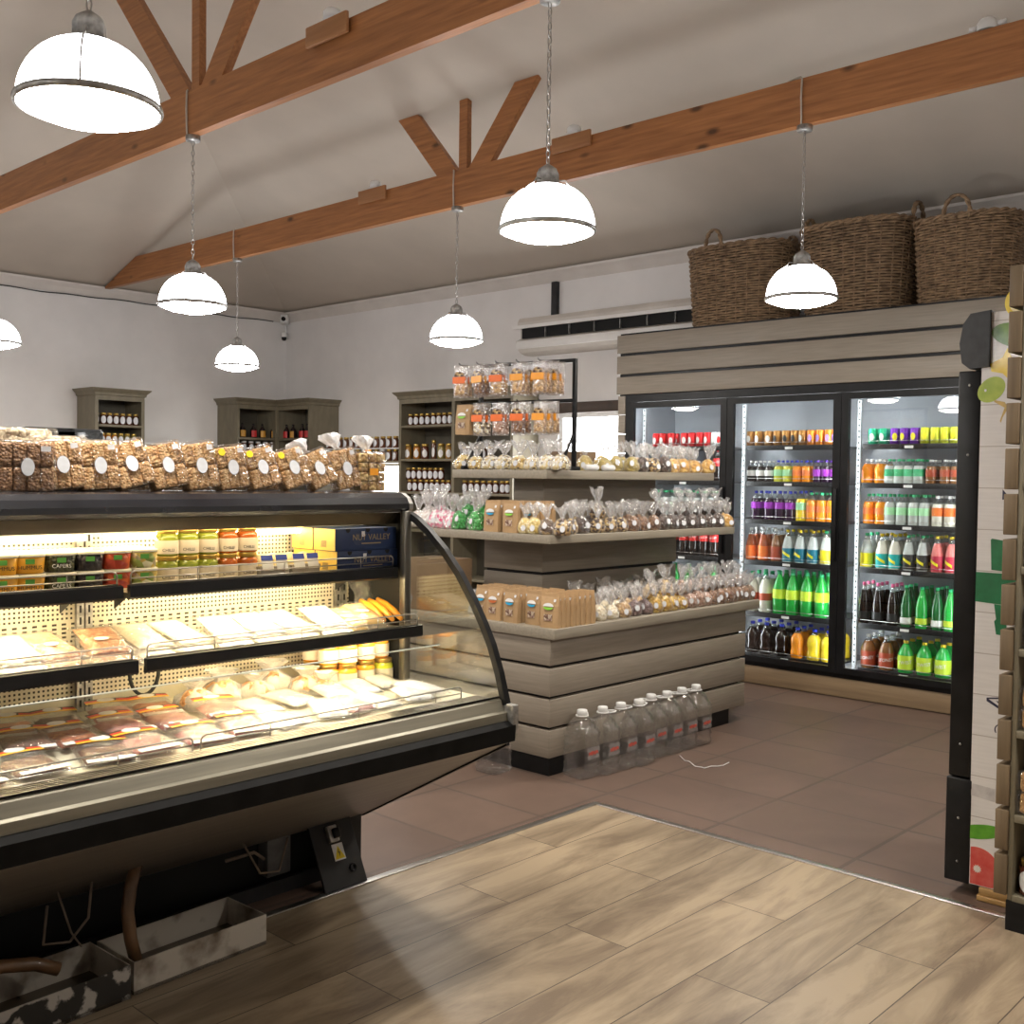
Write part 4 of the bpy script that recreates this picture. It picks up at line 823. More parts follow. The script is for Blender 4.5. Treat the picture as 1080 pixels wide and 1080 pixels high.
# ------------------------------------------------------------------ deli case
dc = thing('deli_case', 'long open refrigerated deli display case with curved glass end and black canopy', 'display case', (0, 0, 0))
XA, XE = .15, 2.6; XJ = 1.55
m_ss = M('stainless_sheet', (.27, .25, .195), .45, metal=.5, var=.1, vs=3, stretch=(1, 18, 18), bump=.03, world=True)
m_bump = M('black_rubber_bumper', (.008, .008, .008), .65, var=.2, vs=14, spec=.12)
m_under = M('grey_brown_sheet', (.21, .19, .17), .42, metal=.35, var=.1, vs=2, stretch=(1, 14, 14), world=True)
m_deckm = M('case_interior_cream', (.66, .62, .50), .4, var=.08, vs=5, world=True)
def perf():
    m = M('perforated_cream_panel', (.68, .63, .50), .42, var=.07, vs=5, world=True); nt = m.node_tree; L = nt.links.new; b = nt.nodes['Principled BSDF']
    g = _n(nt, 'ShaderNodeNewGeometry'); sp = _n(nt, 'ShaderNodeSeparateXYZ'); L(g.outputs['Position'], sp.inputs[0])
    def dots(sx, sz, lim):
        cx = _n(nt, 'ShaderNodeCombineXYZ'); a = _n(nt, 'ShaderNodeMath', operation='MULTIPLY'); a.inputs[1].default_value = sx; c = _n(nt, 'ShaderNodeMath', operation='MULTIPLY'); c.inputs[1].default_value = sz
        L(sp.outputs[0], a.inputs[0]); L(sp.outputs[2], c.inputs[0]); L(a.outputs[0], cx.inputs[0]); L(c.outputs[0], cx.inputs[1])
        v = _n(nt, 'ShaderNodeTexVoronoi', voronoi_dimensions='2D', distance='CHEBYCHEV'); v.inputs['Scale'].default_value = 1; v.inputs['Randomness'].default_value = 0; L(cx.outputs[0], v.inputs['Vector'])
        lt = _n(nt, 'ShaderNodeMath', operation='LESS_THAN'); lt.inputs[1].default_value = lim; L(v.outputs['Distance'], lt.inputs[0]); return lt.outputs[0]
    d = dots(1/.0145, 1/.0145, .23); s = dots(1/.030, 1/.0135, .24)
    inz = _n(nt, 'ShaderNodeMath', operation='COMPARE'); inz.inputs[1].default_value = 1.005; inz.inputs[2].default_value = .03; L(sp.outputs[2], inz.inputs[0])
    mx = _n(nt, 'ShaderNodeMix'); L(inz.outputs[0], mx.inputs[0]); L(d, mx.inputs[2]); L(s, mx.inputs[3])
    old = b.inputs['Base Color'].links[0].from_socket; mc = _n(nt, 'ShaderNodeMix', data_type='RGBA'); L(mx.outputs[0], mc.inputs[0]); L(old, mc.inputs[6]); mc.inputs[7].default_value = (.02, .016, .01, 1); L(mc.outputs[2], b.inputs['Base Color'])
    return m
m_perf = perf()
MB().prism([(2.425, .625), (2.435, .61), (3.2, .195), (3.40, .195), (3.40, .215), (3.21, .215), (2.45, .63)], 'x', XA, XE).build('underside_panel', m_under, dc)
MB().prism([(2.44, .60), (3.2, .19), (3.205, .205), (2.445, .615)], 'x', XE-.005, XE+.012).build('end_edging', m_black, dc)
MB().prism([(2.45, .63), (3.21, .215), (3.40, .215), (3.40, .745), (2.47, .745)], 'x', XE-.02, XE+.004).build('end_panel', m_under, dc)
MB().box(XA, XE, 3.38, 3.40, .215, 1.40).build('rear_panel', m_under, dc)
MB().prism([(2.425, .615), (2.405, .622), (2.402, .675), (2.425, .688), (2.45, .688), (2.45, .62)], 'x', XA, XE).build('bumper', m_bump, dc)
MB().prism([(2.43, .688), (2.432, .715), (2.445, .72), (2.46, .752), (2.472, .756), (2.475, .69)], 'x', XA, XE).build('front_apron', m_ss, dc)
MB().prism([(2.470, .757), (2.470, .764), (2.492, .758), (2.492, .751)], 'x', XA, XE).build('glass_channel', m_black, dc)
MB().box(XA, XE, 2.49, 3.27, .72, .748).build('deck', m_deckm, dc)
gr = MB()
for k in range(5): gr.box(XA+.6, XE-.03, 2.494+k*.014, 2.500+k*.014, .750, .758)
for k in range(118): gr.box(XA+.6+k*.0156, XA+.603+k*.0156, 2.494, 2.556, .749, .752)
gr.build('air_grille', m_wire, dc)
MB().box(XA, XE-.02, 3.27, 3.29, .748, 1.38).build('back_panel', m_perf, dc)
MB().box(XA, XE-.02, 3.263, 3.27, .748, .793).build('back_skirt', m_deckm, dc)
for x0 in (.5, 1.50, 2.50):
    for xq in (x0, x0+.028):
        u = MB().box(xq, xq+.022, 3.245, 3.262, .75, 1.37).build('upright', m_galv, dc); sl = MB()
        for k in range(16): sl.box(xq+.008, xq+.014, 3.2435, 3.246, .765+k*.037, .788+k*.037)
        sl.build('upright_slots', m_dark, u)
# canopy
cprof = [(3.03, 1.440), (2.985, 1.436), (2.955, 1.420), (2.941, 1.398), (2.940, 1.380), (2.950, 1.368), (2.985, 1.366), (3.40, 1.38), (3.40, 1.44)]
MB().prism(cprof, 'x', XA, XE-.004).build('canopy', M('glossy_black_canopy', (.016, .017, .022), .22, var=.2, vs=10, coat=.3, world=True), dc)
MB().prism([(2.965, 1.366), (2.985, 1.324), (2.992, 1.326), (2.975, 1.366)], 'x', XA, XE-.01).build('canopy_fascia', M('dark_mirror_strip', (.12, .1, .07), .15, metal=.8, var=.2, vs=3, world=True), dc)
MB().prism([(2.99, 1.345), (3.262, 1.345), (3.262, 1.362), (2.99, 1.362)], 'x', XA, XE-.03).build('added_bounce_slab', m_white, dc); MB().bev(XA, XE-.03, 3.17, 3.22, 1.308, 1.345, .004).build('light_housing', m_white, dc)  # wide white slab is added to bounce tube light onto the shelf goods
MB().prism(cprof[:-2]+[(3.2, 1.37), (3.2, 1.44)], 'x', XE-.004, XE+.014).build('canopy_end_trim', m_steel, dc)
m_tube = glow('warm_fluorescent_tube', (1, .80, .47), TUBE_WARM)
m_tube2 = glow('strong_warm_tube', (1, .80, .47), TUBE_WARM*1.7)
def tubes(par, segs, y, z, m_tube=m_tube):
    for a, b in segs: MB().tube([(a, y, z), (b, y, z)], .008, 8).build('light_tube', m_tube, par)
tubes(dc, ((XA+.05, 1.50), (1.56, XE-.14)), 3.19, 1.297, glow('dim_warm_tube', (1, .80, .47), TUBE_WARM*.55)); tubes(dc, ((XA+.05, XE-.06),), 2.998, 1.337, glow('added_fill_tube', (1, .80, .47), TUBE_WARM*.25))  # front tube is an added fill light, hidden behind the fascia
def wrail(par, segs, y, z, h, x1):
    for a, b in segs:
        r_ = MB(); r_.tube([(a, y, z), (a, y, z+h-.012), (a+.004, y, z+h-.004), (a+.014, y, z+h), (b-.014, y, z+h), (b-.004, y, z+h-.004), (b, y, z+h-.012), (b, y, z)], .0026, 6)
        r_.tube([(a, y, z+h*.48), (b, y, z+h*.48)], .002, 5); r_.tube([(a, y, z+.004), (b, y, z+.004)], .002, 5)
        x = a+.22
        while x < b-.05: r_.tube([(x, y, z), (x, y, z+h)], .0018, 5); x += .32
        r_.build('wire_rail', m_wire, par)
for z, yf, segs in ((1.150, 2.95, ((XA, 1.50), (1.52, XE-.05))), (.945, 2.86, ((XA, 1.50), (1.525, XE-.01)))):
    for a, b in segs:
        s = MB().box(a, b, yf+.01, 3.24, z-.004, z+.004).build('shelf', m_deckm, dc)
        MB().prism([(yf, z-.022), (yf-.006, z-.016), (yf-.004, z+.018), (yf+.012, z+.020), (yf+.016, z-.022)], 'x', a, b).build('shelf_front', m_black, s)
        wrail(s, ((a+.01, b-.012),), yf+.012, z+.018, .042, b)
        for bx in (a+.1, b-.055) : MB().prism([(3.245, z-.004), (3.0, z-.006), (3.0, z-.014), (3.17, z-.045), (3.245, z-.085)], 'x', bx, bx+.004).build('shelf_bracket', m_blackm, s)
        if z > 1 or a > 1.5: tubes(s, ((a+.1, b-.1),), yf+.05, z-.014, m_tube2 if z > 1 else m_tube)
wrail(dc, ((XA+.6, 1.50), (1.525, 2.50)), 2.562, .752, .042, 2.5)
# curved end
arc = [(2.938, 1.362), (2.895, 1.343), (2.83, 1.302), (2.751, 1.24), (2.675, 1.165), (2.606, 1.078), (2.552, .998), (2.513, .931), (2.475, .84), (2.443, .738)]
cg = pane_mat('case_glass', (.97, .98, .95), 1.5)
MB().prism(arc+[(2.46, .745), (2.94, .745)], 'x', XE-.006, XE-.001).build('end_glass', pane_mat('coated_end_glass', (.96, .97, .93), 2.0), dc)
def offs(a, d):
    o = []
    for i, p in enumerate(a):
        q0, q1 = a[max(0, i-1)], a[min(len(a)-1, i+1)]; t = Vector((q1[0]-q0[0], q1[1]-q0[1])).normalized(); o.append((p[0]-t.y*-d, p[1]-t.x*d))
    return o
MB().prism(offs(arc, .006)+offs(arc, -.018)[::-1], 'x', XE-.012, XE+.012).build('end_rim', m_black, dc)
MB().bev(XE-.036, XE-.006, 2.925, 2.956, .745, 1.372, .004).build('corner_post', M('dark_steel_post', (.2, .19, .17), .3, metal=.8, var=.15, vs=4, stretch=(20, 20, 1), world=True), dc)
MB().bev(XE-.012, XE+.016, 2.405, 2.45, .632, .742, .004).build('end_bracket', m_galv, dc)
MB().box(XE-.02, XE-.012, 2.957, 3.27, .745, 1.36).build('inner_end_wall', m_dark, dc)
for a, b in ((XA, XJ-.002), (XJ+.002, XE-.012)):
    b = min(b, 2.435)
    MB().prism([(2.477, .757), (2.483, .757), (2.603, .937), (2.597, .937)], 'x', a, b).build('front_glass', pane_mat('front_glass', (.98, .985, .97), 1.28), dc)
    MB().tube([(a, 2.600, .938), (b, 2.600, .938)], .0026, 6).build('glass_edge', M('polished_glass_edge', (.75, .8, .74), .15, var=.05, coat=.5), dc)
# plinth and works under the case
MB().box(XA, 2.50, 3.26, 3.38, 0, .20).build('plinth', m_dark, dc)
MB().bev(2.49, 2.58, 3.18, 3.38, 0, .24, .004).build('leg', m_black, dc)
MB().box(XA, 2.49, 3.18, 3.2, .0, .05).build('bottom_rail', m_blackm, dc)
for pts, r_ in (([(1.3, 3.0, .27), (1.28, 2.98, .17), (1.36, 2.99, .15), (1.42, 3.0, .2), (1.44, 3.02, .3)], .004), ([(1.33, 3.0, .3), (1.36, 2.98, .18), (1.39, 2.98, .13)], .003), ([(2.0, 3.1, .26), (2.06, 3.08, .14), (2.15, 3.1, .12), (2.2, 3.12, .22)], .004), ([(1.95, 3.12, .2), (2.05, 3.1, .21), (2.1, 3.12, .17)], .006)):
    MB().tube(pts, r_, 6).build('cable', M('dim_cable', (.22, .17, .13), .5, var=.2, vs=20), dc)
MB().bev(2.17, 2.27, 3.2, 3.26, .06, .20, .004).build('electrical_box', M('dark_box', (.10, .10, .10), .5, var=.2, vs=20), dc)
cb = MB().tube([(1.70+.05*math.cos(a), 3.20, .86-.075*math.sin(a)) for a in [i*PI/12 for i in range(13)]]+[(1.655, 3.20, .92)], .006, 6).build('hanging_lead', m_blackm, dc)

# lean-to access panel with warning sign
t = thing('access_panel', 'black metal access panel with warning triangle leaning beneath the deli case', 'panel', (2.41, 3.06, 0), rot=(-.47, 0, 0))
MB().bev(-.095, .095, -.012, 0, .0, .29, .003).build('plate', M('dark_panel_paint', (.014, .014, .015), .6, var=.2, vs=8), t)
MB().bev(-.03, .012, -.032, -.012, .165, .225, .004).build('switch_body', m_galv, t)
MB().bev(-.018, .010, -.05, -.032, .175, .212, .005).build('switch_knob', m_black, t)
MB().prism([(-.02, .098), (.028, .098), (.028, .158), (-.02, .158)], 'y', -.0135, -.0118).build('sign', m_paper, t)
MB().prism([(-.018, .103), (.026, .103), (.004, .150)], 'y', -.0145, -.0134).build('warning_triangle', M('warning_yellow', (.9, .72, .02), .5, var=.05), t)
MB().prism([(.004, .141), (-.001, .124), (.004, .126), (.002, .110), (.0095, .128), (.004, .126)], 'y', -.0152, -.0144).build('lightning_mark', m_ink, t)
MB().lathe([(.006, 0), (.016, 0), (.016, .008), (.012, .012), (.008, .008), (.006, 0)], 18, X=Matrix.Translation((.045, -.012, .06)) @ Matrix.Rotation(PI/2, 4, 'X')).build('cable_grommet', m_black, t)
# drip trays and hoses
m_tray = M('scuffed_white_enamel', (.46, .42, .36), .5, col2=(.11, .075, .045), vs=7, world=True, contrast=(.30, .47), bump=.05); m_trayb = M('flaking_black_and_white_enamel', (.42, .39, .35), .45, col2=(.02, .018, .015), vs=11, world=True, contrast=(.50, .54)); m_traydirt = M('dirty_tray_floor', (.07, .05, .03), .35, var=.25, vs=9, world=True)
def tray(x0, x1, y0, y1, h, label, mf, rz):
    t = thing('drip_tray', label, 'tray', ((x0+x1)/2, (y0+y1)/2, 0), rz, group='drip trays under the deli case'); a, b = (x1-x0)/2, (y1-y0)/2; w_ = .004
    MB().box(-a, a, -b, b, 0.001, .012).build('tray_floor', m_traydirt, t)
    MB().box(-a, a, -b, -b+w_, .001, h).build('front_wall', mf, t)
    MB().box(-a, -a+w_, -b+w_, b, .001, h).box(a-w_, a, -b+w_, b, .001, h).box(-a+w_, a-w_, b-w_, b, .001, h).build('tray_walls', m_tray, t)
tray(1.476, 1.936, 2.855, 3.065, .097, 'scuffed white drip tray on the floor beneath the deli case', m_tray, .045)
tray(.98, 1.462, 2.825, 3.055, .097, 'drip tray with flaking black front at the picture edge under the deli case', m_trayb, .045)
m_hose = M('brown_drain_hose', (.16, .085, .04), .4, var=.2, vs=12, coat=.2)
o = MB().tube([(1.56, 2.98, .33), (1.535, 2.97, .27), (1.52, 2.96, .20), (1.525, 2.95, .12), (1.545, 2.94, .02)], .019, 12).build('drain_hose', m_hose); tag(o, 'brown drain hose hanging down into the scuffed white drip tray', 'hose', 'drain hoses')
o = MB().tube([(.9, 3.0, .13), (1.05, 2.99, .145), (1.17, 2.98, .145), (1.25, 2.965, .13), (1.31, 2.95, .10)], .019, 12).build('drain_hose', m_hose); tag(o, 'brown drain hose lying over the rim of the flaking drip tray', 'hose', 'drain hoses')

# --------------------------------------------------------- goods in the case
def jar_set(key, r, h, body, lid, lab, oval=True, lw=.6, lz=(.18, .62), n=18, text=None):
    k = ('jar', key)
    if k in _BM: return _BM[k]
    b = MB().lathe([(0, .0), (r*.9, 0), (r, .006), (r, h*.68), (r*.95, h*.76), (r*.8, h*.82), (r*.8, h*.84)], n).mesh('jar', body)
    l = MB().lathe([(r*.84, h*.83), (r*.90, h*.84), (r*.90, h*.985), (r*.86, h), (0, h)], n).mesh('lid', lid)
    q = MB()
    if oval: cyl_disc(q, r*1.015, r*lw*2.2, h*(lz[1]-lz[0]), h*(lz[0]+lz[1])/2)
    else: cyl_disc(q, r*1.015, r*lw*5, h*(lz[1]-lz[0]), h*(lz[0]+lz[1])/2, rect=True)
    out = [('jar', b), ('lid', l), ('label', q.mesh('label', lab))]
    if text:
        tm = text_mesh(text, r*.36, m_ink).copy(); R = r*1.02
        for v in tm.vertices: x, y, z = v.co; a = -PI/2+x/R; v.co = ((R+z)*math.cos(a), (R+z)*math.sin(a), h*(lz[0]+.14)+y)
        out.append(('lettering', tm))
    _BM[k] = out; return out
m_lov = M('bluish_white_oval_label', (.74, .76, .80), .45, var=.03, vs=60); m_gold = M('gold_lid', (.55, .38, .10), .3, metal=.85, var=.1, vs=30); m_olive = liq('olive_green', (.26, .30, .03), .6, .15); m_chil = liq('chilli_red_brown', (.42, .10, .015), .6, .15); m_apri = liq('orange_preserve', (.80, .36, .03), .6, .15); m_beige = M('beige_label', (.66, .58, .46), .6, var=.04, vs=30)
JG = jar_set('green', .036, .084, m_olive, m_gold, m_beige, False, .75, (.08, .58), text='CHILLI'); JR = jar_set('red', .036, .084, m_chil, m_gold, m_beige, False, .75, (.08, .58), text='CHILLI'); JO = jar_set('orangejam', .036, .083, m_apri, m_gold, m_oatm, False, .8, (.08, .62)); JL = jar_set('limejam', .036, .083, liq('lime_preserve', (.55, .62, .03), .6, .15), m_gold, m_oatm, False, .8, (.08, .58))
for lv in range(2):
    for i, (px, ms, d) in enumerate(((176, JG, 'green chilli'), (197.5, JG, 'green chilli'), (218.5, JG, 'green chilli'), (239.5, JR, 'red-brown chilli'), (260.5, JR, 'red-brown chilli'))):
        p = hit('y', 3.085, px); place('relish_jar', ms, (p.x, p.y, 1.155+lv*.085), -.35, f'{d} jar, {["lower", "upper"][lv]} layer, {ORD[i]} from the plastic tubs, top case shelf', 'jar', f'relish jars, {["lower", "upper"][lv]} layer')
for lv in range(2):
    pos = [(329, 723), (346, 727), (366, 726), (385, 722), (401, 718)] + ([(417, 717)] if lv == 0 else [])
    for i, (px, py) in enumerate(pos):
        p = hit('z', .75, px, py); ms = JL if i == 5 else JO
        place('preserve_jar', ms, (min(p.x+.02, 2.535), p.y+.026, .75+lv*.084), -.5, (f'orange preserve jar, {["lower", "upper"][lv]} layer, {ORD[i]} from the sausage bags on the case deck' if i < 5 else 'lime-green preserve jar at the post end of the orange jars'), 'jar', f'preserve jars on the deck, {["lower", "upper"][lv]} layer')
for i, (px, py) in enumerate(((352, 719), (374, 714), (392, 713))):
    p = hit('z', .75, px, py); place('preserve_jar', JO, (p.x+.05, p.y+.10, .75), 0, f'orange preserve jar hidden at the back, {ORD[i]} from the sausage bags', 'jar', 'rear preserve jars'); place('preserve_jar', JG, (p.x+.05, p.y+.10, .834), 0, f'green jar at the back upper layer, {ORD[i]} from the sausage bags', 'jar', 'rear green jars')
# plastic tubs
m_lid = M('clear_white_tub_lid', (.78, .74, .62), .3, var=.04, vs=12, coat=.4)
TB = {'yellow': (M('yellow_hummus_tub', (.85, .42, .03), .4, var=.05, coat=.3), 'HUMMUS'), 'caper': (bits('dark_capers', [(.05, .055, .02), (.08, .085, .03), (.03, .035, .015)], 90), 'CAPERS'), 'black': (bits('black_olives', [(.025, .018, .02), (.04, .03, .03), (.02, .014, .016)], 60), None), 'red': (bits('red_peppers', [(.55, .06, .02), (.42, .04, .015), (.65, .12, .03)], 40), None), 'mixed': (bits('mixed_pickles', [(.7, .52, .12), (.75, .72, .5), (.3, .38, .08), (.6, .5, .3)], 45), None)}
m_tgreen = M('green_tub_tag', (.1, .35, .06), .5, var=.05); m_tdark = M('dark_tub_tag', (.16, .02, .03), .5, var=.05)
def tub(kd):
    k = ('tub', kd)
    if k in _BM: return _BM[k]
    r, h = .044, .056
    b = MB().lathe([(0, 0), (r*.86, 0), (r*.9, .004), (r, h*.86), (r*.97, h*.87)], 22, fn=lambda a, z: (abs(math.cos(a))**3.2+abs(math.sin(a))**3.2)**(-1/3.2)).mesh('tub', TB[kd][0])
    l = MB().lathe([(r*1.02, h*.84), (r*1.04, h*.86), (r*1.04, h*.97), (r*.98, h), (0, h*.98)], 22, fn=lambda a, z: (abs(math.cos(a))**3.2+abs(math.sin(a))**3.2)**(-1/3.2)).mesh('lid', m_lid)
    g = MB().prism([(-.012, .028), (.012, .028), (.012, .042), (-.012, .042)], 'y', -r*1.0-.001, -r*.96).mesh('tag', m_tgreen)
    out = [('tub', b), ('lid', l), ('tag', g)]
    if TB[kd][1]:
        tm = text_mesh(TB[kd][1], .015, m_ink if kd == 'yellow' else m_paper).copy()
        for v in tm.vertices: v.co = (v.co.x, -r*.975-v.co.z-.002, .018+v.co.y)
        out.append(('lettering', tm))
    _BM[k] = out; return out
for lv in range(2):
    for i, (px, kd, d) in enumerate(((0, 'yellow', 'yellow hummus'), (29, 'yellow', 'yellow hummus'), (62, 'caper', 'dark caper'), (92, 'black', 'black olive'), (121, 'red', 'red pepper'), (149, 'mixed', 'mixed pickle'))):
        p = hit('y', 3.06, px); place('plastic_tub', tub(kd), (p.x, p.y, 1.155+lv*.057), -.25, f'{d} tub, {["lower", "upper"][lv]} layer, {ORD[i]} along the top case shelf from the picture edge', 'tub', f'plastic tubs, {["lower", "upper"][lv]} layer')
        place('plastic_tub', tub(kd), (p.x+.012, p.y+.1, 1.155+lv*.057), -.25, f'{d} tub, back row, {["lower", "upper"][lv]} layer, {ORD[i]} along the top case shelf', 'tub', f'back plastic tubs, {["lower", "upper"][lv]} layer')
# trays with two pale cheeses and blue labels
m_cheese = M('pale_cheese', (.80, .66, .36), .5, var=.06, vs=10, coat=.3); m_blue = M('blue_label', (.03, .06, .35), .4, var=.05)
for i, px in enumerate((283, 316)):
    p = hit('y', 3.07, px); t = thing('cheese_tray', f'grey tray of pale cheeses with blue labels, {["beside the red-brown jars", "beside the blue cartons"][i]}', 'tray', (p.x, p.y, 1.155), -.1, 'cheese trays on the top case shelf')
    MB().prism([(-.05, 0), (.05, 0), (.056, .036), (-.056, .036)], 'y', -.05, .06).build('tray_base', M('grey_moulded_tray', (.30, .27, .23), .6, var=.08, vs=20), t)
    for s in (-1, 1):
        MB().lathe([(.026, .02), (.028, .05), (.02, .07), (0, .077)], 18).build('cheese', m_cheese, t, (s*.027, .02, 0))
        MB().bev(-.021, .021, -.004, 0, -.026, .026, .002).build('label', m_paper, t, (s*.027, -.044, .048), (-.35, 0, 0))
        MB().box(-.021, .021, -.006, -.003, .008, .026).build('label_band', m_blue, t, (s*.027, -.044, .048), (-.35, 0, 0))
# blue and yellow cartons
m_navy = M('navy_card', (.012, .03, .10), .5, var=.06, vs=10); m_yel = M('yellow_card', (.78, .55, .12), .5, var=.05, vs=8); m_goldp = M('gold_print', (.33, .25, .14), .45, var=.1)
x0 = hit('y', 2.98, 356).x; x1 = hit('y', 2.98, 420).x; ye = hit('x', x0, 333).y-2.98
for d in range(2):
    for lv in range(2):
        hh = .078; t = thing('carton', f'navy and yellow carton, {["lower", "upper"][lv]} of the {["front", "rear"][d]} pair at the post end', 'box', (x0-.008*lv, 2.98+d*(ye+.004), 1.155+lv*(hh+.001)), group='navy cartons on the top case shelf'); Lx = x1-x0
        MB().bev(.0008, Lx, 0, ye, 0, hh, .001).build('carton_body', m_navy, t)
        MB().box(-.0004, .001, .001, ye-.001, .001, hh-.001).build('end_panel', m_yel, t)
        bc = MB()
        for k in range(9): bc.box(-.0010, -.0003, ye*.4+k*.0035, ye*.4+k*.0035+.0018, .012, .036)
        bc.build('bar_lines', m_goldp, t)
        MB().prism([(-.03+.0005*0+q*.0, 0) for q in ()] or [(.10+.022*math.cos(a), .040+.022*math.sin(a)) for a in [2*PI*i/24 for i in range(24)]], 'y', -.0008, .0005).build('roundel', M('navy_roundel', (.03, .045, .10), .5, var=.05), t)
        if d == 0:
            put('lettering', text_mesh('NUY VALLEY', .030, m_goldp), t, (Lx*.58, -.001, .045), (PI/2, 0, 0)); MB().box(Lx*.42, Lx*.74, -.0008, .0004, .022, .026).build('gold_line', m_goldp, t)
            for q in (.2, .52, .82): MB().prism([(Lx*q+.010*math.cos(a), hh-.001+.014*math.sin(a)) for a in [PI+PI*i/12 for i in range(13)]], 'y', -.0009, .0005).build('hand_hole', m_dark, t)
            MB().box(Lx*.42, Lx*.42+.014, -.0016, 0, hh*.62, hh*.86).build('price_sticker', m_paper, t)
# vacuum packs ------------------------------------------------------------
m_pack = film('vacuum_pack_film', (1, 1, 1), .03, .42, .14, .1, 1.0, 35)
PK = {'cream': M('cream_cheese_slab', (.80, .72, .55), .45, var=.06, vs=14, coat=.4), 'mince': bits('peach_meat', [(.62, .30, .16), (.7, .4, .24), (.5, .22, .12)], 90, bump=.2), 'pinkm': M('pink_cured_meat', (.36, .10, .10), .4, col2=(.58, .34, .31), vs=16, coat=.4, contrast=(.4, .6)), 'brownm': bits('brown_dried_meat', [(.13, .045, .03), (.18, .065, .04), (.09, .03, .02)], 120, bump=.3), 'redm': bits('orange_red_sausage', [(.36, .09, .025), (.28, .06, .02), (.45, .16, .06)], 110, bump=.2), 'whitep': M('white_packed_slab', (.82, .80, .76), .4, var=.05, vs=10, coat=.3), 'grey': M('white_pack_with_dark_print', (.7, .7, .72), .4, col2=(.10, .11, .15), vs=9, coat=.3, contrast=(.38, .42)), 'ylw': M('yellow_cheese_sticks', (.80, .55, .18), .45, var=.1, vs=3, stretch=(20, 1, 20), coat=.3)}
m_hred = M('header_red', (.7, .05, .02), .4, var=.05); m_hblk = M('header_black', (.02, .02, .02), .4, var=.05); m_hyel = M('header_yellow', (.9, .55, .03), .4, var=.05)
_PKM = {}
def pack_meshes(kd, head, W, Ln, th=.016, lab=True):
    k = (kd, head, W, Ln, lab)
    if k in _PKM: return _PKM[k]
    def slab(w, l0, l1, z0, z1, seed):
        b = MB(); nx, ny = 9, 11; vs = []; fs = []
        for s in (0, 1):
            for j in range(ny):
                for i in range(nx):
                    u, v = i/(nx-1)*2-1, j/(ny-1); e = max(abs(u)**6, abs(v*2-1)**6)
                    z = z0+(z1-z0)*(s*(1-e*.9)); vs.append((u*w/2, l0+(l1-l0)*v, z+s*.003*noise.noise((u*2+seed, v*3, 0))))
        N = nx*ny
        for j in range(ny-1):
            for i in range(nx-1): a = j*nx+i; fs += [(a, a+nx, a+nx+1, a+1), (N+a, N+a+1, N+a+nx+1, N+a+nx)]
        for i in range(nx-1): fs += [(i, i+1, N+i+1, N+i), (N-nx+i, 2*N-nx+i, 2*N-nx+i+1, N-nx+i+1)]
        for j in range(ny-1): a = j*nx; fs += [(a, N+a, N+a+nx, a+nx), (a+nx-1, a+2*nx-1, N+a+2*nx-1, N+a+nx-1)]
        return b.add(vs, fs, 0, True)
    sd = len(_PKM)*3.7
    out = [('vacuum_pack', slab(W*.84, .022, Ln*(.72 if head else .92), .001, th, sd).mesh('vacuum_pack', PK[kd])), ('wrapper', slab(W, 0, Ln, 0, th+.003, sd).mesh('wrapper', m_pack))]
    if head:
        y0, y1 = Ln*.74, Ln*.92; zt = th+.0035
        def band(a, b, bow): return [(x, a+bow*(1-(2*x/W)**2)) for x in [W*(-.44+.11*i) for i in range(9)]]+[(x, b+bow*(1-(2*x/W)**2)) for x in [W*(.44-.11*i) for i in range(9)]]
        out.append(('header', MB().prism(band(y0, y1, .012), 'z', zt, zt+.001).mesh('header', m_hblk)))
        out.append(('header_red', MB().prism([(-W*.44, y0), (-W*.1, y0+.008), (-W*.12, y1), (-W*.44, y1-.01)], 'z', zt+.001, zt+.0016).prism([(W*.2, y0+.006), (W*.44, y0), (W*.44, y1-.01), (W*.22, y1)], 'z', zt+.001, zt+.0016).mesh('header_red', m_hred)))
        out.append(('header_yellow', MB().prism(band(y0-.004, y0+.008, .012), 'z', zt+.0012, zt+.0019).mesh('header_yellow', m_hyel)))
        out.append(('badge', MB().prism([(W*.14*math.cos(a)*1.3, (y0+y1)/2+.012+.017*math.sin(a)) for a in [2*PI*i/16 for i in range(16)]], 'z', zt+.0016, zt+.0024).mesh('badge', m_paper)))
        out.append(('label', MB().prism([(-W*.42, .004), (W*.42, .004), (W*.42, .028), (-W*.42, .028)], 'z', th*.8, th*.8+.002).mesh('label', m_paper)))
    elif lab: out.append(('label', MB().prism([(.022*math.cos(a)-.01, Ln*.42+.011*math.sin(a)) for a in [2*PI*i/18 for i in range(18)]], 'z', th+.0036, th+.0044).mesh('label', m_paper)))
    _PKM[k] = out; return out
def lay(kd, head, W, Ln, x, y, z, tilt, rz, label, group, th=.016, lab=True):
    ms = pack_meshes(kd, head, W, Ln, th, lab); o = put('vacuum_pack', ms[0][1], None, (x, y, z)); o.rotation_euler = Euler((tilt, 0, rz), 'ZYX' if False else 'XYZ'); tag(o, label, 'food pack', group)
    for n, me in ms[1:]: put(n, me, o)
    return o
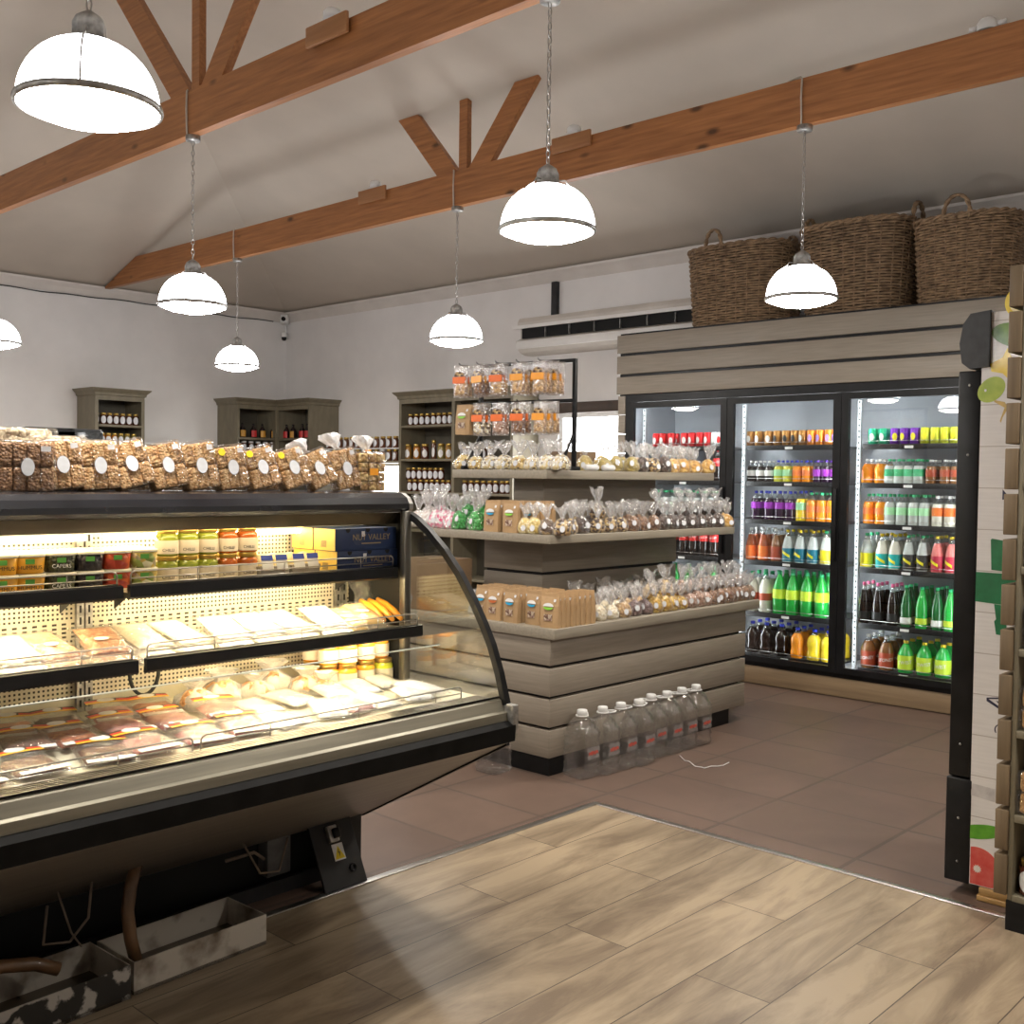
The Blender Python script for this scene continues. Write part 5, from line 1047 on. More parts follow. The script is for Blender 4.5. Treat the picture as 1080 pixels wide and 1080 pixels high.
# middle shelf, cheeses and cold meats
S2 = [(-12, 'cream', 'cream cheese pack at the picture edge'), (22, 'cream', 'cream cheese pack next to the peach meat pack'), (66, 'mince', 'peach-coloured sliced meat pack'), (112, 'mince', 'darker sliced meat pack with oval sticker beside the rail joint'), (160, 'cream', 'pale cheese pack just after the rail joint'), (203, 'cream', 'pale cheese wedge pack, second after the rail joint'), (243, 'whitep', 'white cheese pack, third after the rail joint'), (283, 'whitep', 'white cheese pack, fourth after the rail joint'), (318, 'cream', 'cream cheese pack, fifth after the rail joint'), (350, 'whitep', 'white cheese pack beside the yellow cheese sticks')]
for i, (px, kd, lab) in enumerate(S2):
    for q in range(2):
        x = hit('y', 2.95, px).x; lay(kd, False, .135, .215, x+.012*q, 2.885+.03*q, .951+.022*q, .24+.05*q, .14*((i*7) % 3-1)-.05+.1*q, lab+(', upper one' if q else ', lower one')+', middle case shelf', 'packs on the middle case shelf', th=.013, lab=kd == 'mince')
for i, px in enumerate((372, 388)):
    x = hit('y', 2.95, px).x; lay('ylw', False, .10, .21, x, 2.89, .955+.012*i, .28, -.1, f'yellow cheese stick pack, {["inner", "outer"][i]} one, beside the orange sausages', 'yellow cheese packs', th=.026)
m_saus = M('orange_smoked_sausage', (.85, .36, .03), .35, var=.1, vs=14, coat=.4)
for i, px in enumerate((397, 406, 415, 423)):
    x = hit('y', 2.98, px).x; P = Vector((x, 2.93, .982))
    o = MB().tube([(0, 0, 0), (0, .05, .022), (-.004, .10, .042), (-.010, .15, .058)], .012, 10, rs=[.008, .0135, .0135, .008]).build('sausage', m_saus, None, P, (0, 0, -.15)); tag(o, f'orange smoked sausage, {ORD[i]} from the yellow cheese sticks', 'sausage', 'orange sausages')
for i, (px, a) in enumerate(((398, .5), (412, -.3), (424, .2), (434, .9))):
    x = hit('y', 3.10, px).x; o = MB().lathe([(.02, 0), (.038, .05), (.03, .09), (.045, .14)], 18, fn=lambda a_, z: 1+.35*math.sin(3*a_+z*20)).build('plastic_bag', film('stiff_clear_bag', (1, 1, 1), .1, .6, .4, .1, 1, 25), None, (x, 3.14, .97), (-.25, .1, a)); tag(o, f'empty clear bag top behind the orange sausages, {ORD[i]} from the cheese', 'bag', 'clear bag tops behind the sausages')
# deck, cured meats
for r, (yy, zz, til) in enumerate(((2.585, .752, .06), (2.79, .758, .08), (2.98, .752, .10))):
    xs = [.98, 1.13, 1.28, 1.43, 1.575, 1.72]; kinds = [['redm', 'brownm', 'brownm', 'pinkm', 'pinkm', 'pinkm'], ['brownm', 'brownm', 'redm', 'pinkm', 'pinkm', 'pinkm'], ['brownm', 'redm', 'brownm', 'pinkm', 'redm', 'redm']][r]
    for i, x in enumerate(xs):
        if r == 2 and i > 4: continue
        lay(kinds[i], True, .145, .205, x+.04*r+random.uniform(-.01, .01), yy, zz+.006*(i % 2), til, random.uniform(-.22, .12)-.06, f'{dict(redm="orange-red sausage", brownm="brown dried meat", pinkm="pink cured meat")[kinds[i]]} pack, {["front", "middle", "back"][r]} deck row, {ORD[i]} from the picture edge', f'cured meat packs, {["front", "middle", "back"][r]} deck row')
RW = [(1.875, 2.585, 'whitep', .13), (2.005, 2.59, 'whitep', .12), (2.13, 2.585, 'pinkm', .13), (2.25, 2.60, 'whitep', .12), (2.37, 2.60, 'grey', .12), (2.475, 2.62, 'grey', .10), (1.93, 2.80, 'whitep', .13), (2.07, 2.80, 'cream', .13), (2.20, 2.80, 'whitep', .13), (2.33, 2.81, 'grey', .12), (2.45, 2.83, 'grey', .11)]
for i, (x, y, kd, W) in enumerate(RW):
    lay(kd, False, W, .20, x, y, .752+.005*(i % 3), .06+.04*(i % 2), random.uniform(-.4, .25), f'{dict(whitep="white", pinkm="pale pink", grey="dark-printed white", cream="cream")[kd]} pack, {["front", "second"][i > 5]} row on the bright deck, {ORD[i if i < 6 else i-6]} from the glass joint', f'packs on the bright deck, {["front", "second"][i > 5]} row', lab=False)
m_spice = bits('browned_sausage_pieces', [(.45, .22, .09), (.6, .36, .18), (.7, .55, .38)], 70)
m_wbag = film('frosted_white_bag', (1, 1, 1), .45, .85, .75, .2, .9, 30)
for i, (x, y, s) in enumerate(((1.80, 3.06, 1), (1.92, 3.10, 1.1), (2.03, 3.07, .9), (2.13, 3.12, 1.15), (2.20, 3.02, .95), (2.24, 2.96, .8))):
    b = MB(); b.lathe([(0, 0), (.05, .0), (.062, .02), (.05, .045), (.03, .06), (0, .065)], 20)
    for p in b.v: p += Vector((noise.noise((p.x*30+i*5, p.y*30, 0)), noise.noise((p.x*30, p.y*30+i*5, 4)), noise.noise((p.x*25, p.y*25, p.z*20+i))))*.009
    b.v = [Vector((p.x*s, p.y*s*.9, max(0, p.z*s))) for p in b.v]
    o = b.build('sausage_bag', m_spice, None, (x, y, .749), (0, 0, i)); tag(o, f'clear bag of browned sausage pieces, {ORD[i]} from the meat packs, back of deck', 'food bag', 'sausage bags at the back of the deck')
    w_ = MB(); w_.lathe([(.066, .004), (.068, .022), (.055, .052), (.02, .075), (.03, .09), (.05, .11)], 22, fn=lambda a, z: 1+.15*math.sin(5*a+i)+.1*math.sin(8*a+z*60)); w_.build('wrapper', m_wbag, o).scale = (s, s*.95, s*.85)
# --------------------------------------------------------- rusk loaves on the canopy
m_rusk = {'brown': bits('brown_rusk_crumb', [(.52, .29, .115), (.58, .35, .155), (.45, .235, .085), (.62, .40, .19)], 120, rough=.6, coat=.25, bump=.7), 'dark': bits('dark_rusk_crumb', [(.26, .13, .055), (.33, .18, .08), (.20, .095, .04)], 120, rough=.6, coat=.25, bump=.7), 'gold': bits('golden_rusk_crumb', [(.50, .33, .12), (.58, .42, .18), (.42, .25, .08), (.36, .2, .07)], 60, rough=.6, coat=.25, bump=.8), 'seed': bits('seeded_pale_rusk', [(.60, .50, .34), (.52, .42, .28), (.30, .23, .15), (.66, .58, .42)], 90, rough=.6, coat=.2, bump=.4)}
m_wrap = film('rusk_bag_film', (1, 1, 1), .015, .5, .06, .06, 1.0, 24); m_yst = M('yellow_sticker', (.92, .78, .02), .45, var=.03); m_ost = M('orange_sticker', (.95, .38, .02), .45, var=.03)
_RK = {}
def rusk_meshes(kd, W, Hh, D, v, yellow=False, orange=False, tuft=False):
    k = (kd, W, Hh, D, v, yellow, orange, tuft)
    if k in _RK: return _RK[k]
    rk_ = []
    if tuft or orange or yellow or W < .16 and D < .07 or kd == 'dark':
        nc, nr = (4 if W > .13 else 3), (4 if orange else 2)
        for r in range(nr):
            for c_ in range(nc): rk_.append(((c_+.5)/nc-.5, (r+.5)/nr, 1/nc, 1/nr, D))
    else: rk_.append((0, .5, 1, 1, D))
    parts_ = []
    for q_, (cu, cz, fw_, fz, dd) in enumerate(rk_):
        bm = bmesh.new(); bmesh.ops.create_cube(bm, size=1); bmesh.ops.subdivide_edges(bm, edges=list(bm.edges), cuts=6, use_grid_fill=True)
        for q in bm.verts:
            u, d, z = q.co; s_ = v*7+q_*3.1
            e = noise.noise((u*3+s_, d*3, z*3)); e2 = noise.noise((u*9+s_, d*9, z*9))
            n3 = [max(0, abs(t_)*2-.72)/.28 for t_ in (u, d, z)]; rd = 1-.055*sum(t_*t_ for t_ in n3)
            q.co = Vector((cu*W+u*W*fw_*1.02*rd+.0016*e2, d*dd*rd*(1+.07*e+.05*e2), max(.001, cz*Hh+z*Hh*fz*1.03*rd+.0016*e2)))
        parts_.append(MB().bm(bm).mesh('rusk', m_rusk[kd]))
    w_ = MB(); w_.bev(-W*.535, W*.535, -D*.57, D*.57, .0, Hh*1.05, .012, 3)
    out = [('rusk_bag', w_.mesh('rusk_bag', m_wrap))]+[('rusk', q_) for q_ in parts_]
    if not orange:
        X = Matrix.Translation((0, -D*.585, Hh*.50)); out.append(('label', disc(MB(), .036, .050, 24, X=X).mesh('label', m_lov)))
        ring = MB().tube([(.0185*math.cos(2*PI*i/24), -D*.585, Hh*.50+.0255*math.sin(2*PI*i/24)) for i in range(24)], .0008, 5, closed=True); out.append(('label_ring', ring.mesh('label_ring', m_stick_rim)))
        out.append(('price_sticker', MB().prism([(W*.24, Hh*.82), (W*.42, Hh*.82), (W*.42, Hh*.93), (W*.24, Hh*.93)], 'y', -D*.59, -D*.58).mesh('price_sticker', m_sticker)))
    else: out.append(('price_sticker', MB().prism([(-.02, Hh*.42), (.018, Hh*.42), (.018, Hh*.6), (-.02, Hh*.6)], 'y', -D*.59, -D*.58).mesh('price_sticker', m_ost)))
    if yellow: out.append(('round_sticker', disc(MB(), .024, .024, 18, X=Matrix.Translation((-W*.32, -D*.59, Hh*.88))).mesh('round_sticker', m_yst)))
    if tuft:
        t_ = MB().lathe([(.012, Hh*1.03), (.008, Hh*1.10), (.02, Hh*1.2), (.032, Hh*1.36), (.022, Hh*1.46)], 22, fn=lambda a, z: 1+.3*math.sin(4*a+z*50)+.15*math.sin(9*a)); 
        for p in t_.v: p.x -= (p.z-Hh)*.5
        out.append(('bag_top', t_.mesh('bag_top', m_wbag)))
        if orange: out.append(('closure', MB().lathe([(0, Hh*1.04), (.012, Hh*1.05), (.012, Hh*1.09), (0, Hh*1.10)], 12).mesh('closure', m_ost)))
    _RK[k] = out; return out
LV = [(20, 'dark', .150, .140, 0, 0, 0, 'darkest brown rusk bag standing upright on the canopy at the picture edge', 0), (62, 'brown', .115, .142, .10, 0, 0, 'brown rusk bag leaning beside the darkest rusk bag', .22), (101, 'brown', .112, .142, .08, 0, 0, 'brown rusk bag with block slices, third along the canopy', .2), (141, 'brown', .112, .142, .27, 0, 0, 'smooth brown rusk bag leaning low, fourth along the canopy', .45), (177, 'brown', .112, .142, .20, 0, 0, 'brown rusk bag, fifth along the canopy, in front of the wall jars', .36), (210, 'brown', .108, .150, .14, 0, 0, 'brown rusk bag, sixth along the canopy, with creased film', .22), (243, 'brown', .100, .142, .14, 1, 0, 'brown rusk bag with yellow round sticker, first of three such', .22),
      (278, 'brown', .108, .138, .24, 1, 0, 'brown rusk bag with yellow round sticker, below the corner cabinet', .4), (312, 'brown', .105, .138, .28, 1, 0, 'brown rusk bag with yellow sticker, leaning beside the tufted bags', .42), (341, 'brown', .105, .132, .38, 0, 1, 'rusk bag leaning low with clear tuft, ninth along the canopy', .5), (365, 'brown', .10, .145, .2, 0, 1, 'taller rusk bag with upright tuft beside the golden block', .25)]
for i, (px, kd, W, Hh, lean, yel, tf, lab, back) in enumerate(LV):
    p = hit('y', 3.10, px); ms = rusk_meshes(kd, W, Hh, .062, i % 4, bool(yel), False, bool(tf))
    o = place('rusk_bag', ms, (p.x+.02, 3.115+.012*back, 1.441+.026*math.sin(lean)+.010*back), 0, lab, 'rusk bag', 'rusk bags along the deli case canopy'); o.rotation_euler = Euler((-back*.55, -lean, -.10), 'XYZ')
p = hit('y', 3.10, 391); o = place('rusk_bag', rusk_meshes('gold', .115, .140, .075, 2, False, True, True), (p.x, 3.12, 1.441), -.05, 'golden rusk block with orange price sticker at the curved glass end of the canopy', 'rusk bag', 'rusk bags along the deli case canopy')
for px, y, z, W, lab in ((14, 3.24, 1.575, .20, 'seeded pale rusk bag lying on top of the others at the picture edge'), (52, 3.24, 1.556, .17, 'seeded pale rusk bag lying behind the second loaf'), (92, 3.25, 1.548, .16, 'low seeded rusk bag lying behind the third loaf')):
    p = hit('y', y, px); o = place('rusk_bag', rusk_meshes('seed', W, .05, .12, 1)[:2], (p.x, y, z), .02, lab, 'rusk bag', 'seeded rusk bags lying behind')
for i in range(8):
    p = hit('y', 3.26, 20+i*38); o = place('rusk_bag', rusk_meshes('brown', .13, .118 if i > 2 else .108, .075, i % 4), (p.x, 3.26, 1.441), 0, f'brown rusk bag in the hidden rear row, {ORD[i]} along the canopy from the picture edge', 'rusk bag', 'rear row of rusk bags')
for i, px in enumerate((52, 80)):
    p = hit('y', 3.34, px); o = place('black_bag', [('b', MB().bev(-.085, .085, -.035, .035, 0, .195, .012, 3).mesh('black_bag', M('shiny_black_bag', (.012, .015, .018), .25, var=.3, vs=40, coat=.4, bump=.5, bs=40)))], (p.x, 3.355, 1.441), 0, f'shiny black packet behind the seeded rusks, {["nearer the picture edge", "in front of the wall cabinet"][i]}', 'packet', 'black packets behind the rusks')
# ------------------------------------------------------------------ olive-grey wall cabinets
def case(mb_parent, W, D, Hh, shelves, bays=1):
    """cabinet carcass standing with its back to +y, front at y = 0, x from 0 to W"""
    t = mb_parent; st = .035
    MB().box(0, .02, 0, D, 0, Hh-.01).build('side_panel', m_sage, t); MB().box(W-.02, W, 0, D, 0, Hh-.01).build('side_panel', m_sage, t)
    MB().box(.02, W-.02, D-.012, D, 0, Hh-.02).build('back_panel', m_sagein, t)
    fr_ = MB().box(0, st, -.012, .0, 0, Hh-.06).box(W-st, W, -.012, .0, 0, Hh-.06).box(st, W-st, -.012, 0, Hh-.12, Hh-.06)
    for b in range(1, bays): x = W*b/bays; fr_.box(x-.02, x+.02, -.012, 0, 0, Hh-.12).box(x-.008, x+.008, 0, D, 0, Hh-.06)
    fr_.build('face_frame', m_sage, t)
    MB().box(.02, W-.02, 0, D-.012, Hh-.06, Hh-.04).build('top_panel', m_sage, t)
    for z in shelves: MB().bev(.02, W-.02, -.008, D-.012, z-.024, z, .002).build('shelf', m_sage, t)
    MB().add(*corn(W, D, Hh)).build('cornice', m_sage, t)
def corn(W, D, Hh):
    lv = [(.0, -.075), (.012, -.07), (.018, -.045), (.05, -.012), (.055, 0)]; vs = []; fs = []
    for o, z in lv: vs += [(-o, D, Hh+z), (-o, -.012-o, Hh+z), (W+o, -.012-o, Hh+z), (W+o, D, Hh+z)]
    for i in range(len(lv)-1):
        for k in range(3): a = i*4+k; fs.append((a, a+1, a+5, a+4))
    n = (len(lv)-1)*4; fs.append((n, n+1, n+2, n+3)); return vs, fs
c1 = thing('wall_cabinet', 'olive-grey single-bay wall cabinet above the third loaf, apart from the corner', 'cabinet', (5.09, 10.61, 0)); case(c1, .54, .395, 2.36, [.5, .9, 1.3, 1.66, 1.99])
c2 = thing('corner_cabinet', 'olive-grey L-shaped open cabinet filling the room corner', 'cabinet', (0, 0, 0))
a = thing('x', 'x', 'x', (6.75, 10.61, 0)); case(a, .55, .395, 2.36, [.5, .9, 1.3, 1.63, 1.915])
b = thing('x', 'x', 'x', (7.3, 10.61, 0), -PI/2); case(b, .65, .395, 2.36, [.5, .9, 1.3, 1.63, 1.915])
for q in (a, b):
    bpy.context.view_layer.update()
    for ch in list(q.children):
        mw = q.matrix_world @ ch.matrix_basis; ch.parent = c2; ch.matrix_basis = mw
    bpy.data.objects.remove(q, do_unlink=True)
c3 = thing('wall_cabinet', 'tall olive-grey two-bay open cabinet behind the snack island', 'cabinet', (7.35, 8.487, 0), -PI/2); case(c3, 1.622, .345, 2.36, [.5, .95, 1.338, 1.673, 2.018], 2)
# jars
jam = {k: liq('jam_'+k, c, .5, .15) for k, c in dict(dark=(.10, .025, .012), amber=(.42, .16, .02), olive=(.26, .21, .06), red=(.28, .03, .015), choc=(.13, .05, .025), pickle=(.38, .2, .05)).items()}
def wj(k, lid=None): return jar_set('wall_'+k+(lid or ''), .031, .122, jam[k], m_white if lid == 'white' else m_gold, m_lov, True, .85, (.10, .74), 14)
JN = {'dark': 'dark jam', 'amber': 'amber preserve', 'olive': 'olive preserve', 'red': 'red preserve', 'choc': 'brown preserve', 'pickle': 'pickle'}
def jarline(kinds, pxs, plane, val, z, rz, where, group, start, lid=None):
    for i, px in enumerate(pxs):
        k = kinds[i] if isinstance(kinds, list) else kinds; p = hit(plane, val, px)
        place('preserve_jar', wj(k, lid), (p.x, p.y, z), (-1.0 if plane == 'x' else -.3)+random.uniform(-.1, .1), f'{JN[k]} jar, {ORD[i]} from {start}, {where}', 'jar', group)
L6 = lambda L_: [60+x/6.353 for x in L_]
T6 = lambda L_: [400+x/6.75 for x in L_]
jarline('dark', L6([262, 310, 352, 395, 439, 483, 527]), 'y', 10.69, 1.99, 0, 'upper shelf, first wall cabinet', 'jars on the upper shelf of the wall cabinet', 'the black packets')
jarline(['amber', 'amber', 'amber', 'olive', 'olive', 'olive'], L6([302, 343, 385, 427, 470, 514]), 'y', 10.69, 1.782, 0, 'upper layer, lower shelf, first wall cabinet', 'upper jar layer in the wall cabinet', 'the black packets')
jarline(['amber', 'amber', 'olive', 'olive', 'olive', 'olive'], L6([325, 366, 408, 450, 492, 532]), 'y', 10.69, 1.66, 0, 'lower layer, lower shelf, first wall cabinet', 'lower jar layer in the wall cabinet', 'the black packets')
# dark bottles in the corner cabinet
m_dkb = liq('dark_sauce', (.02, .012, .012), .6, .12); m_redl = M('red_bottle_label', (.55, .03, .03), .5, var=.05); m_yell = M('mustard_bottle_label', (.62, .32, .05), .5, var=.05)
def sauce(lm):
    k = ('sauce', lm.name)
    if k in _BM: return _BM[k]
    r, h = .038, .165
    b = MB().lathe([(0, 0), (r*.9, 0), (r, .01), (r, .085), (r*.7, .11), (r*.32, .13), (r*.3, .15)], 14).mesh('sauce_bottle', m_dkb)
    c_ = MB().lathe([(r*.34, .15), (r*.36, .152), (r*.36, .165), (0, .166)], 12).mesh('cap', m_black)
    l = MB(); cyl_disc(l, r*1.015, r*2.3, .075, .048, rect=True); _BM[k] = [('sauce_bottle', b), ('cap', c_), ('label', l.mesh('label', lm))]; return _BM[k]
for i, (px, lm, d) in enumerate(((255.5, m_yell, 'mustard'), (267, m_redl, 'red'), (276.5, m_yell, 'mustard'), (288, m_yell, 'mustard'))):
    p = hit('y', 10.70, px); place('sauce_bottle', sauce(lm), (p.x, p.y, 1.915), 0, f'dark sauce bottle with {d} label, {ORD[i]} along the wall side of the corner cabinet', 'bottle', 'sauce bottles in the corner cabinet')
for i, (px, lm, d) in enumerate(((302, m_redl, 'red'), (309, m_yell, 'mustard'), (318.5, m_redl, 'red'), (324, m_redl, 'red'))):
    p = hit('x', 7.40, px); place('sauce_bottle', sauce(lm), (p.x, p.y, 1.915), -PI/2, f'dark sauce bottle with {d} label, {ORD[i]} out from the corner, corner cabinet return', 'bottle', 'sauce bottles in the corner cabinet return')
for lv in range(2): jarline('choc', [257, 264.5, 272, 279.5, 287], 'y', 10.70, 1.63+lv*.123, 0, f'{["lower", "upper"][lv]} layer, wall side of corner cabinet', f'brown jars in the corner cabinet, {["lower", "upper"][lv]} layer', 'the wall shelf', 'white')
for i, px in enumerate((303, 310.5, 318)):
    p = hit('x', 7.42, px); place('sauce_bottle', sauce(m_ink), (p.x, p.y, 1.63), -PI/2, f'black-label dark sauce bottle, {ORD[i]} out from the corner on the lower shelf', 'bottle', 'black-label bottles in the corner cabinet')
# tall cabinet
jarline('dark', T6([185, 222, 262, 302, 343, 385, 423, 463, 502]), 'x', 7.45, 2.018, -PI/2, 'top shelf, tall cabinet first bay', 'jars on the top shelf of the tall cabinet', 'the room corner')
BGJ = {}
for i, (x, k, s) in enumerate(((205, 'pickle', 1.0), (267, 'amber', 1.0), (325, 'dark', 1.0), (387, 'choc', 1.2), (440, 'olive', 1.05), (495, 'pickle', 1.05))):
    p = hit('x', 7.45, 400+x/6.75); o = place('large_jar', jar_set('big_'+k, .040, .155, jam[k], m_gold, m_paper, True, .62, (.1, .62), 14), (p.x, p.y, 1.673), -1.0+.1*(i % 3-1), f'large {JN[k]} jar, {ORD[i]} from the room corner, second shelf, tall cabinet', 'jar', 'large jars on the second shelf of the tall cabinet')
    if i == 3: o.scale = (.62, .62, 1.25)
jarline('dark', T6([210, 248, 288, 328, 367, 405, 442]), 'x', 7.45, 1.461, -PI/2, 'upper layer, third shelf, tall cabinet', 'upper jar layer on the third shelf of the tall cabinet', 'the room corner')
jarline('dark', T6([180, 220, 257, 298, 340, 378, 418, 458, 497]), 'x', 7.45, 1.338, -PI/2, 'lower layer, third shelf, tall cabinet', 'lower jar layer on the third shelf of the tall cabinet', 'the room corner')
jarline('dark', T6([572, 612, 655, 700]), 'x', 7.45, 2.018, -PI/2, 'top shelf, tall cabinet second bay', 'jars in the second bay, top shelf', 'the divider')
jarline('choc', T6([570, 612, 650, 692, 740, 790]), 'x', 7.45, 1.673, -PI/2, 'second shelf, tall cabinet second bay', 'jars in the second bay, second shelf', 'the divider')
jarline('dark', T6([567, 612, 657, 700, 745, 790, 832, 880, 915]), 'x', 7.45, 1.338, -PI/2, 'third shelf, tall cabinet second bay', 'jars in the second bay, third shelf', 'the divider')
# wall shelves between the cabinets
t = thing('wall_shelf', 'thin pale wall shelf with a row of jars between the two wall cabinets', 'shelf', (5.66, 10.70, 1.6))
MB().bev(0, 1.06, 0, .3, -.015, .015, .003).build('lower_board', m_sage, t); MB().bev(0, .80, 0, .3, .20, .222, .003).build('upper_board', m_white, t); MB().box(0, .02, .02, .3, -1.6, .2).box(1.04, 1.06, .02, .3, -1.6, .2).build('uprights', m_sage, t)
for i in range(14): place('preserve_jar', wj('red' if i % 4 == 1 else 'dark'), (5.72+i*.0725, 10.78, 1.616), random.uniform(-.1, .1), f'{"red" if i % 4 == 1 else "dark"} preserve jar, {ORD[i]} along the thin wall shelf from the first cabinet', 'jar', 'jars on the thin wall shelf')
t = thing('wall_shelf', 'wall shelf with two layers of jars above the low bright window', 'shelf', (7.40, 8.50, 1.655))
MB().bev(0, .29, 0, 1.42, -.022, 0, .003).build('lower_board', m_sage, t); MB().bev(.02, .29, 0, 1.42, .126, .138, .002).build('upper_board', m_white, t)
MB().box(.1, .29, 0, .015, 0, .126).box(.1, .29, 1.405, 1.42, 0, .126).build('uprights', m_sage, t)
for lv in range(2):
    for i in range(13): place('preserve_jar', wj('choc', 'white' if lv == 0 and i % 3 == 0 else None), (7.46, 8.57+i*.105, 1.656+lv*.139), -PI/2+random.uniform(-.1, .1), f'brown preserve jar, {["lower", "upper"][lv]} layer, {ORD[i]} from the tall cabinet, shelf above the low window', 'jar', f'jars above the low window, {["lower", "upper"][lv]} layer')
# ------------------------------------------------------------------ drinks cooler with fruit print
PX = 3.95
ck = thing('drinks_cooler', 'tall black drinks cooler with fruit-printed white side panel, on a timber pallet', 'cooler', (PX, 1.1, 0))
ck.location = (0, 0, 0)
def plankprint():
    m = M('white_board_print', (.70, .68, .68), .35, var=.03, vs=4, stretch=(1, 2, 30), coat=.15, world=True); nt = m.node_tree; L = nt.links.new; b = nt.nodes['Principled BSDF']
    g = _n(nt, 'ShaderNodeNewGeometry'); sp = _n(nt, 'ShaderNodeSeparateXYZ'); L(g.outputs['Position'], sp.inputs[0])
    a = _n(nt, 'ShaderNodeMath', operation='MULTIPLY'); a.inputs[1].default_value = 1/.148; L(sp.outputs[2], a.inputs[0]); f = _n(nt, 'ShaderNodeMath', operation='FRACT'); L(a.outputs[0], f.inputs[0]); lt = _n(nt, 'ShaderNodeMath', operation='LESS_THAN'); lt.inputs[1].default_value = .022; L(f.outputs[0], lt.inputs[0])
    old = b.inputs['Base Color'].links[0].from_socket; mc = _n(nt, 'ShaderNodeMix', data_type='RGBA'); L(lt.outputs[0], mc.inputs[0]); L(old, mc.inputs[6]); mc.inputs[7].default_value = (.42, .38, .36, 1); L(mc.outputs[2], b.inputs['Base Color']); return m
MB().box(PX, 4.58, .72, 1.405, .05, 2.10).build('cabinet_body', m_char, ck)
sp_ = MB().box(PX-.004, PX, .72, 1.405, .05, 2.105).build('side_panel', plankprint(), ck)
MB().bev(PX-.002, 4.58, 1.407, 1.487, .43, 1.902, .006).build('door_edge', m_black, ck)
MB().bev(PX-.006, 4.58, 1.40, 1.492, .045, .425, .005).build('kick_panel', m_black, ck)
MB().prism([(1.375, 1.912), (1.445, 1.908), (1.472, 1.93), (1.482, 2.0), (1.470, 2.07), (1.445, 2.105), (1.375, 2.112)], 'x', PX-.014, 4.6).build('header_cap', m_char, ck)
MB().bev(PX-.016, PX-.013, 1.372, 1.378, 1.912, 2.112, .001).build('header_seam', m_black, ck)
for zz in (.12, .28, .55, 1.6, 1.85): MB().lathe([(0, 0), (.005, 0), (.004, .002), (0, .003)], 8, X=Matrix.Translation((PX-.006, 1.445, zz)) @ Matrix.Rotation(-PI/2, 4, 'Y')).build('screw', m_galv, ck)
def G(L_): return [(hit('x', PX, a, b).y, hit('x', PX, a, b).z) for a, b in L_]
def pr(name, poly, mat, d=.0008): MB().prism(poly, 'x', PX-.004-d, PX-.004).build(name, mat, sp_)
def ell(cy, cz, a, b, rot=0, n=28, a0=0, a1=2*PI): return [(cy+a*math.cos(t_)*math.cos(rot)-b*math.sin(t_)*math.sin(rot), cz+a*math.cos(t_)*math.sin(rot)+b*math.sin(t_)*math.cos(rot)) for t_ in [a0+(a1-a0)*i/n for i in range(n)]]
pv = lambda n_, c_, c2=None: M(n_, c_, .35, col2=c2, vs=26, coat=.15, var=.1)
p_leaf = pv('printed_leaf_green', (.16, .30, .03), (.06, .17, .015)); p_lem = pv('printed_lemon', (.85, .68, .08), (.72, .50, .02)); p_lime = pv('printed_lime', (.42, .52, .06), (.28, .40, .03)); p_grn = pv('printed_dark_green', (.01, .16, .06)); p_gl = pv('printed_bright_leaf', (.12, .38, .02), (.06, .26, .01)); p_grf = pv('printed_grapefruit', (.55, .03, .025), (.62, .11, .09)); p_ink = pv('printed_ink', (.03, .03, .07)); p_pith = pv('printed_pith', (.78, .72, .68))
Y0 = lambda px, py: hit('x', PX, px, py)
q = Y0(1066, 354); pr('printed_leaf', ell(q.y-.02, q.z, .085, .042, .25), p_leaf)
q = Y0(1076, 322); pr('printed_lemon_slice', ell(q.y, q.z+.012, .05, .055), p_lem); pr('printed_lemon_flesh', ell(q.y, q.z+.012, .035, .04), pv('printed_lemon_flesh', (.88, .80, .45)), .0014)
pr('printed_lemon_star', G([(1045, 384), (1058, 377), (1063, 367), (1068, 378), (1078, 382), (1068, 390), (1066, 402), (1058, 394), (1046, 392)]), p_lem, .0012)
q = Y0(1046, 411); pr('printed_lime', ell(q.y, q.z, .052, .040, -.7), p_lime); pr('printed_highlight', ell(q.y+.02, q.z-.002, .004, .005), m_paper, .0016)
pr('printed_stem', G([(1049, 422), (1060, 424), (1064, 430), (1058, 440), (1056, 446), (1055, 444), (1060, 430), (1049, 424)]), pv('printed_stem', (.55, .38, .12)))
pr('printed_block', G([(1030, 603), (1075, 606), (1074, 640), (1029, 634)]), p_grn); pr('printed_block', G([(1045.5, 569), (1047, 568), (1058, 570), (1075, 571), (1075, 604), (1062, 603), (1046, 601)]), p_grn, .0012); pr('printed_block', G([(1049, 637), (1062, 639), (1062, 671), (1051, 669), (1049, 655), (1051, 653)]), p_grn, .0012)
def ring(cy, cz, r_, w_, a0, a1): o_ = [(cy+r_*math.cos(t_), cz+r_*math.sin(t_)) for t_ in [a0+(a1-a0)*i/20 for i in range(21)]]; i_ = [(cy+(r_-w_)*math.cos(t_), cz+(r_-w_)*math.sin(t_)) for t_ in [a1-(a1-a0)*i/20 for i in range(21)]]; return o_+i_
q = Y0(1070, 500); pr('printed_letter', ring(q.y, q.z, .027, .008, -PI*.9, PI*.9), p_ink)
pr('printed_letter', G([(1058, 516), (1067, 527), (1057.5, 527)]), p_ink)
q = Y0(1066, 542); pr('printed_letter', ring(q.y, q.z, .018, .006, 0, 2*PI*.999), p_ink)
pr('printed_arrow', G([(1043, 737), (1058, 737), (1058, 735.5), (1041, 735.5), (1041, 739), (1056, 749), (1057, 747)]), p_ink); pr('printed_arrow', G([(1051, 739), (1062, 742), (1057, 746)]), p_ink)
q = Y0(1056, 770); pr('printed_loop', ring(q.y, q.z, .022, .004, -.6, PI*.95), p_ink)
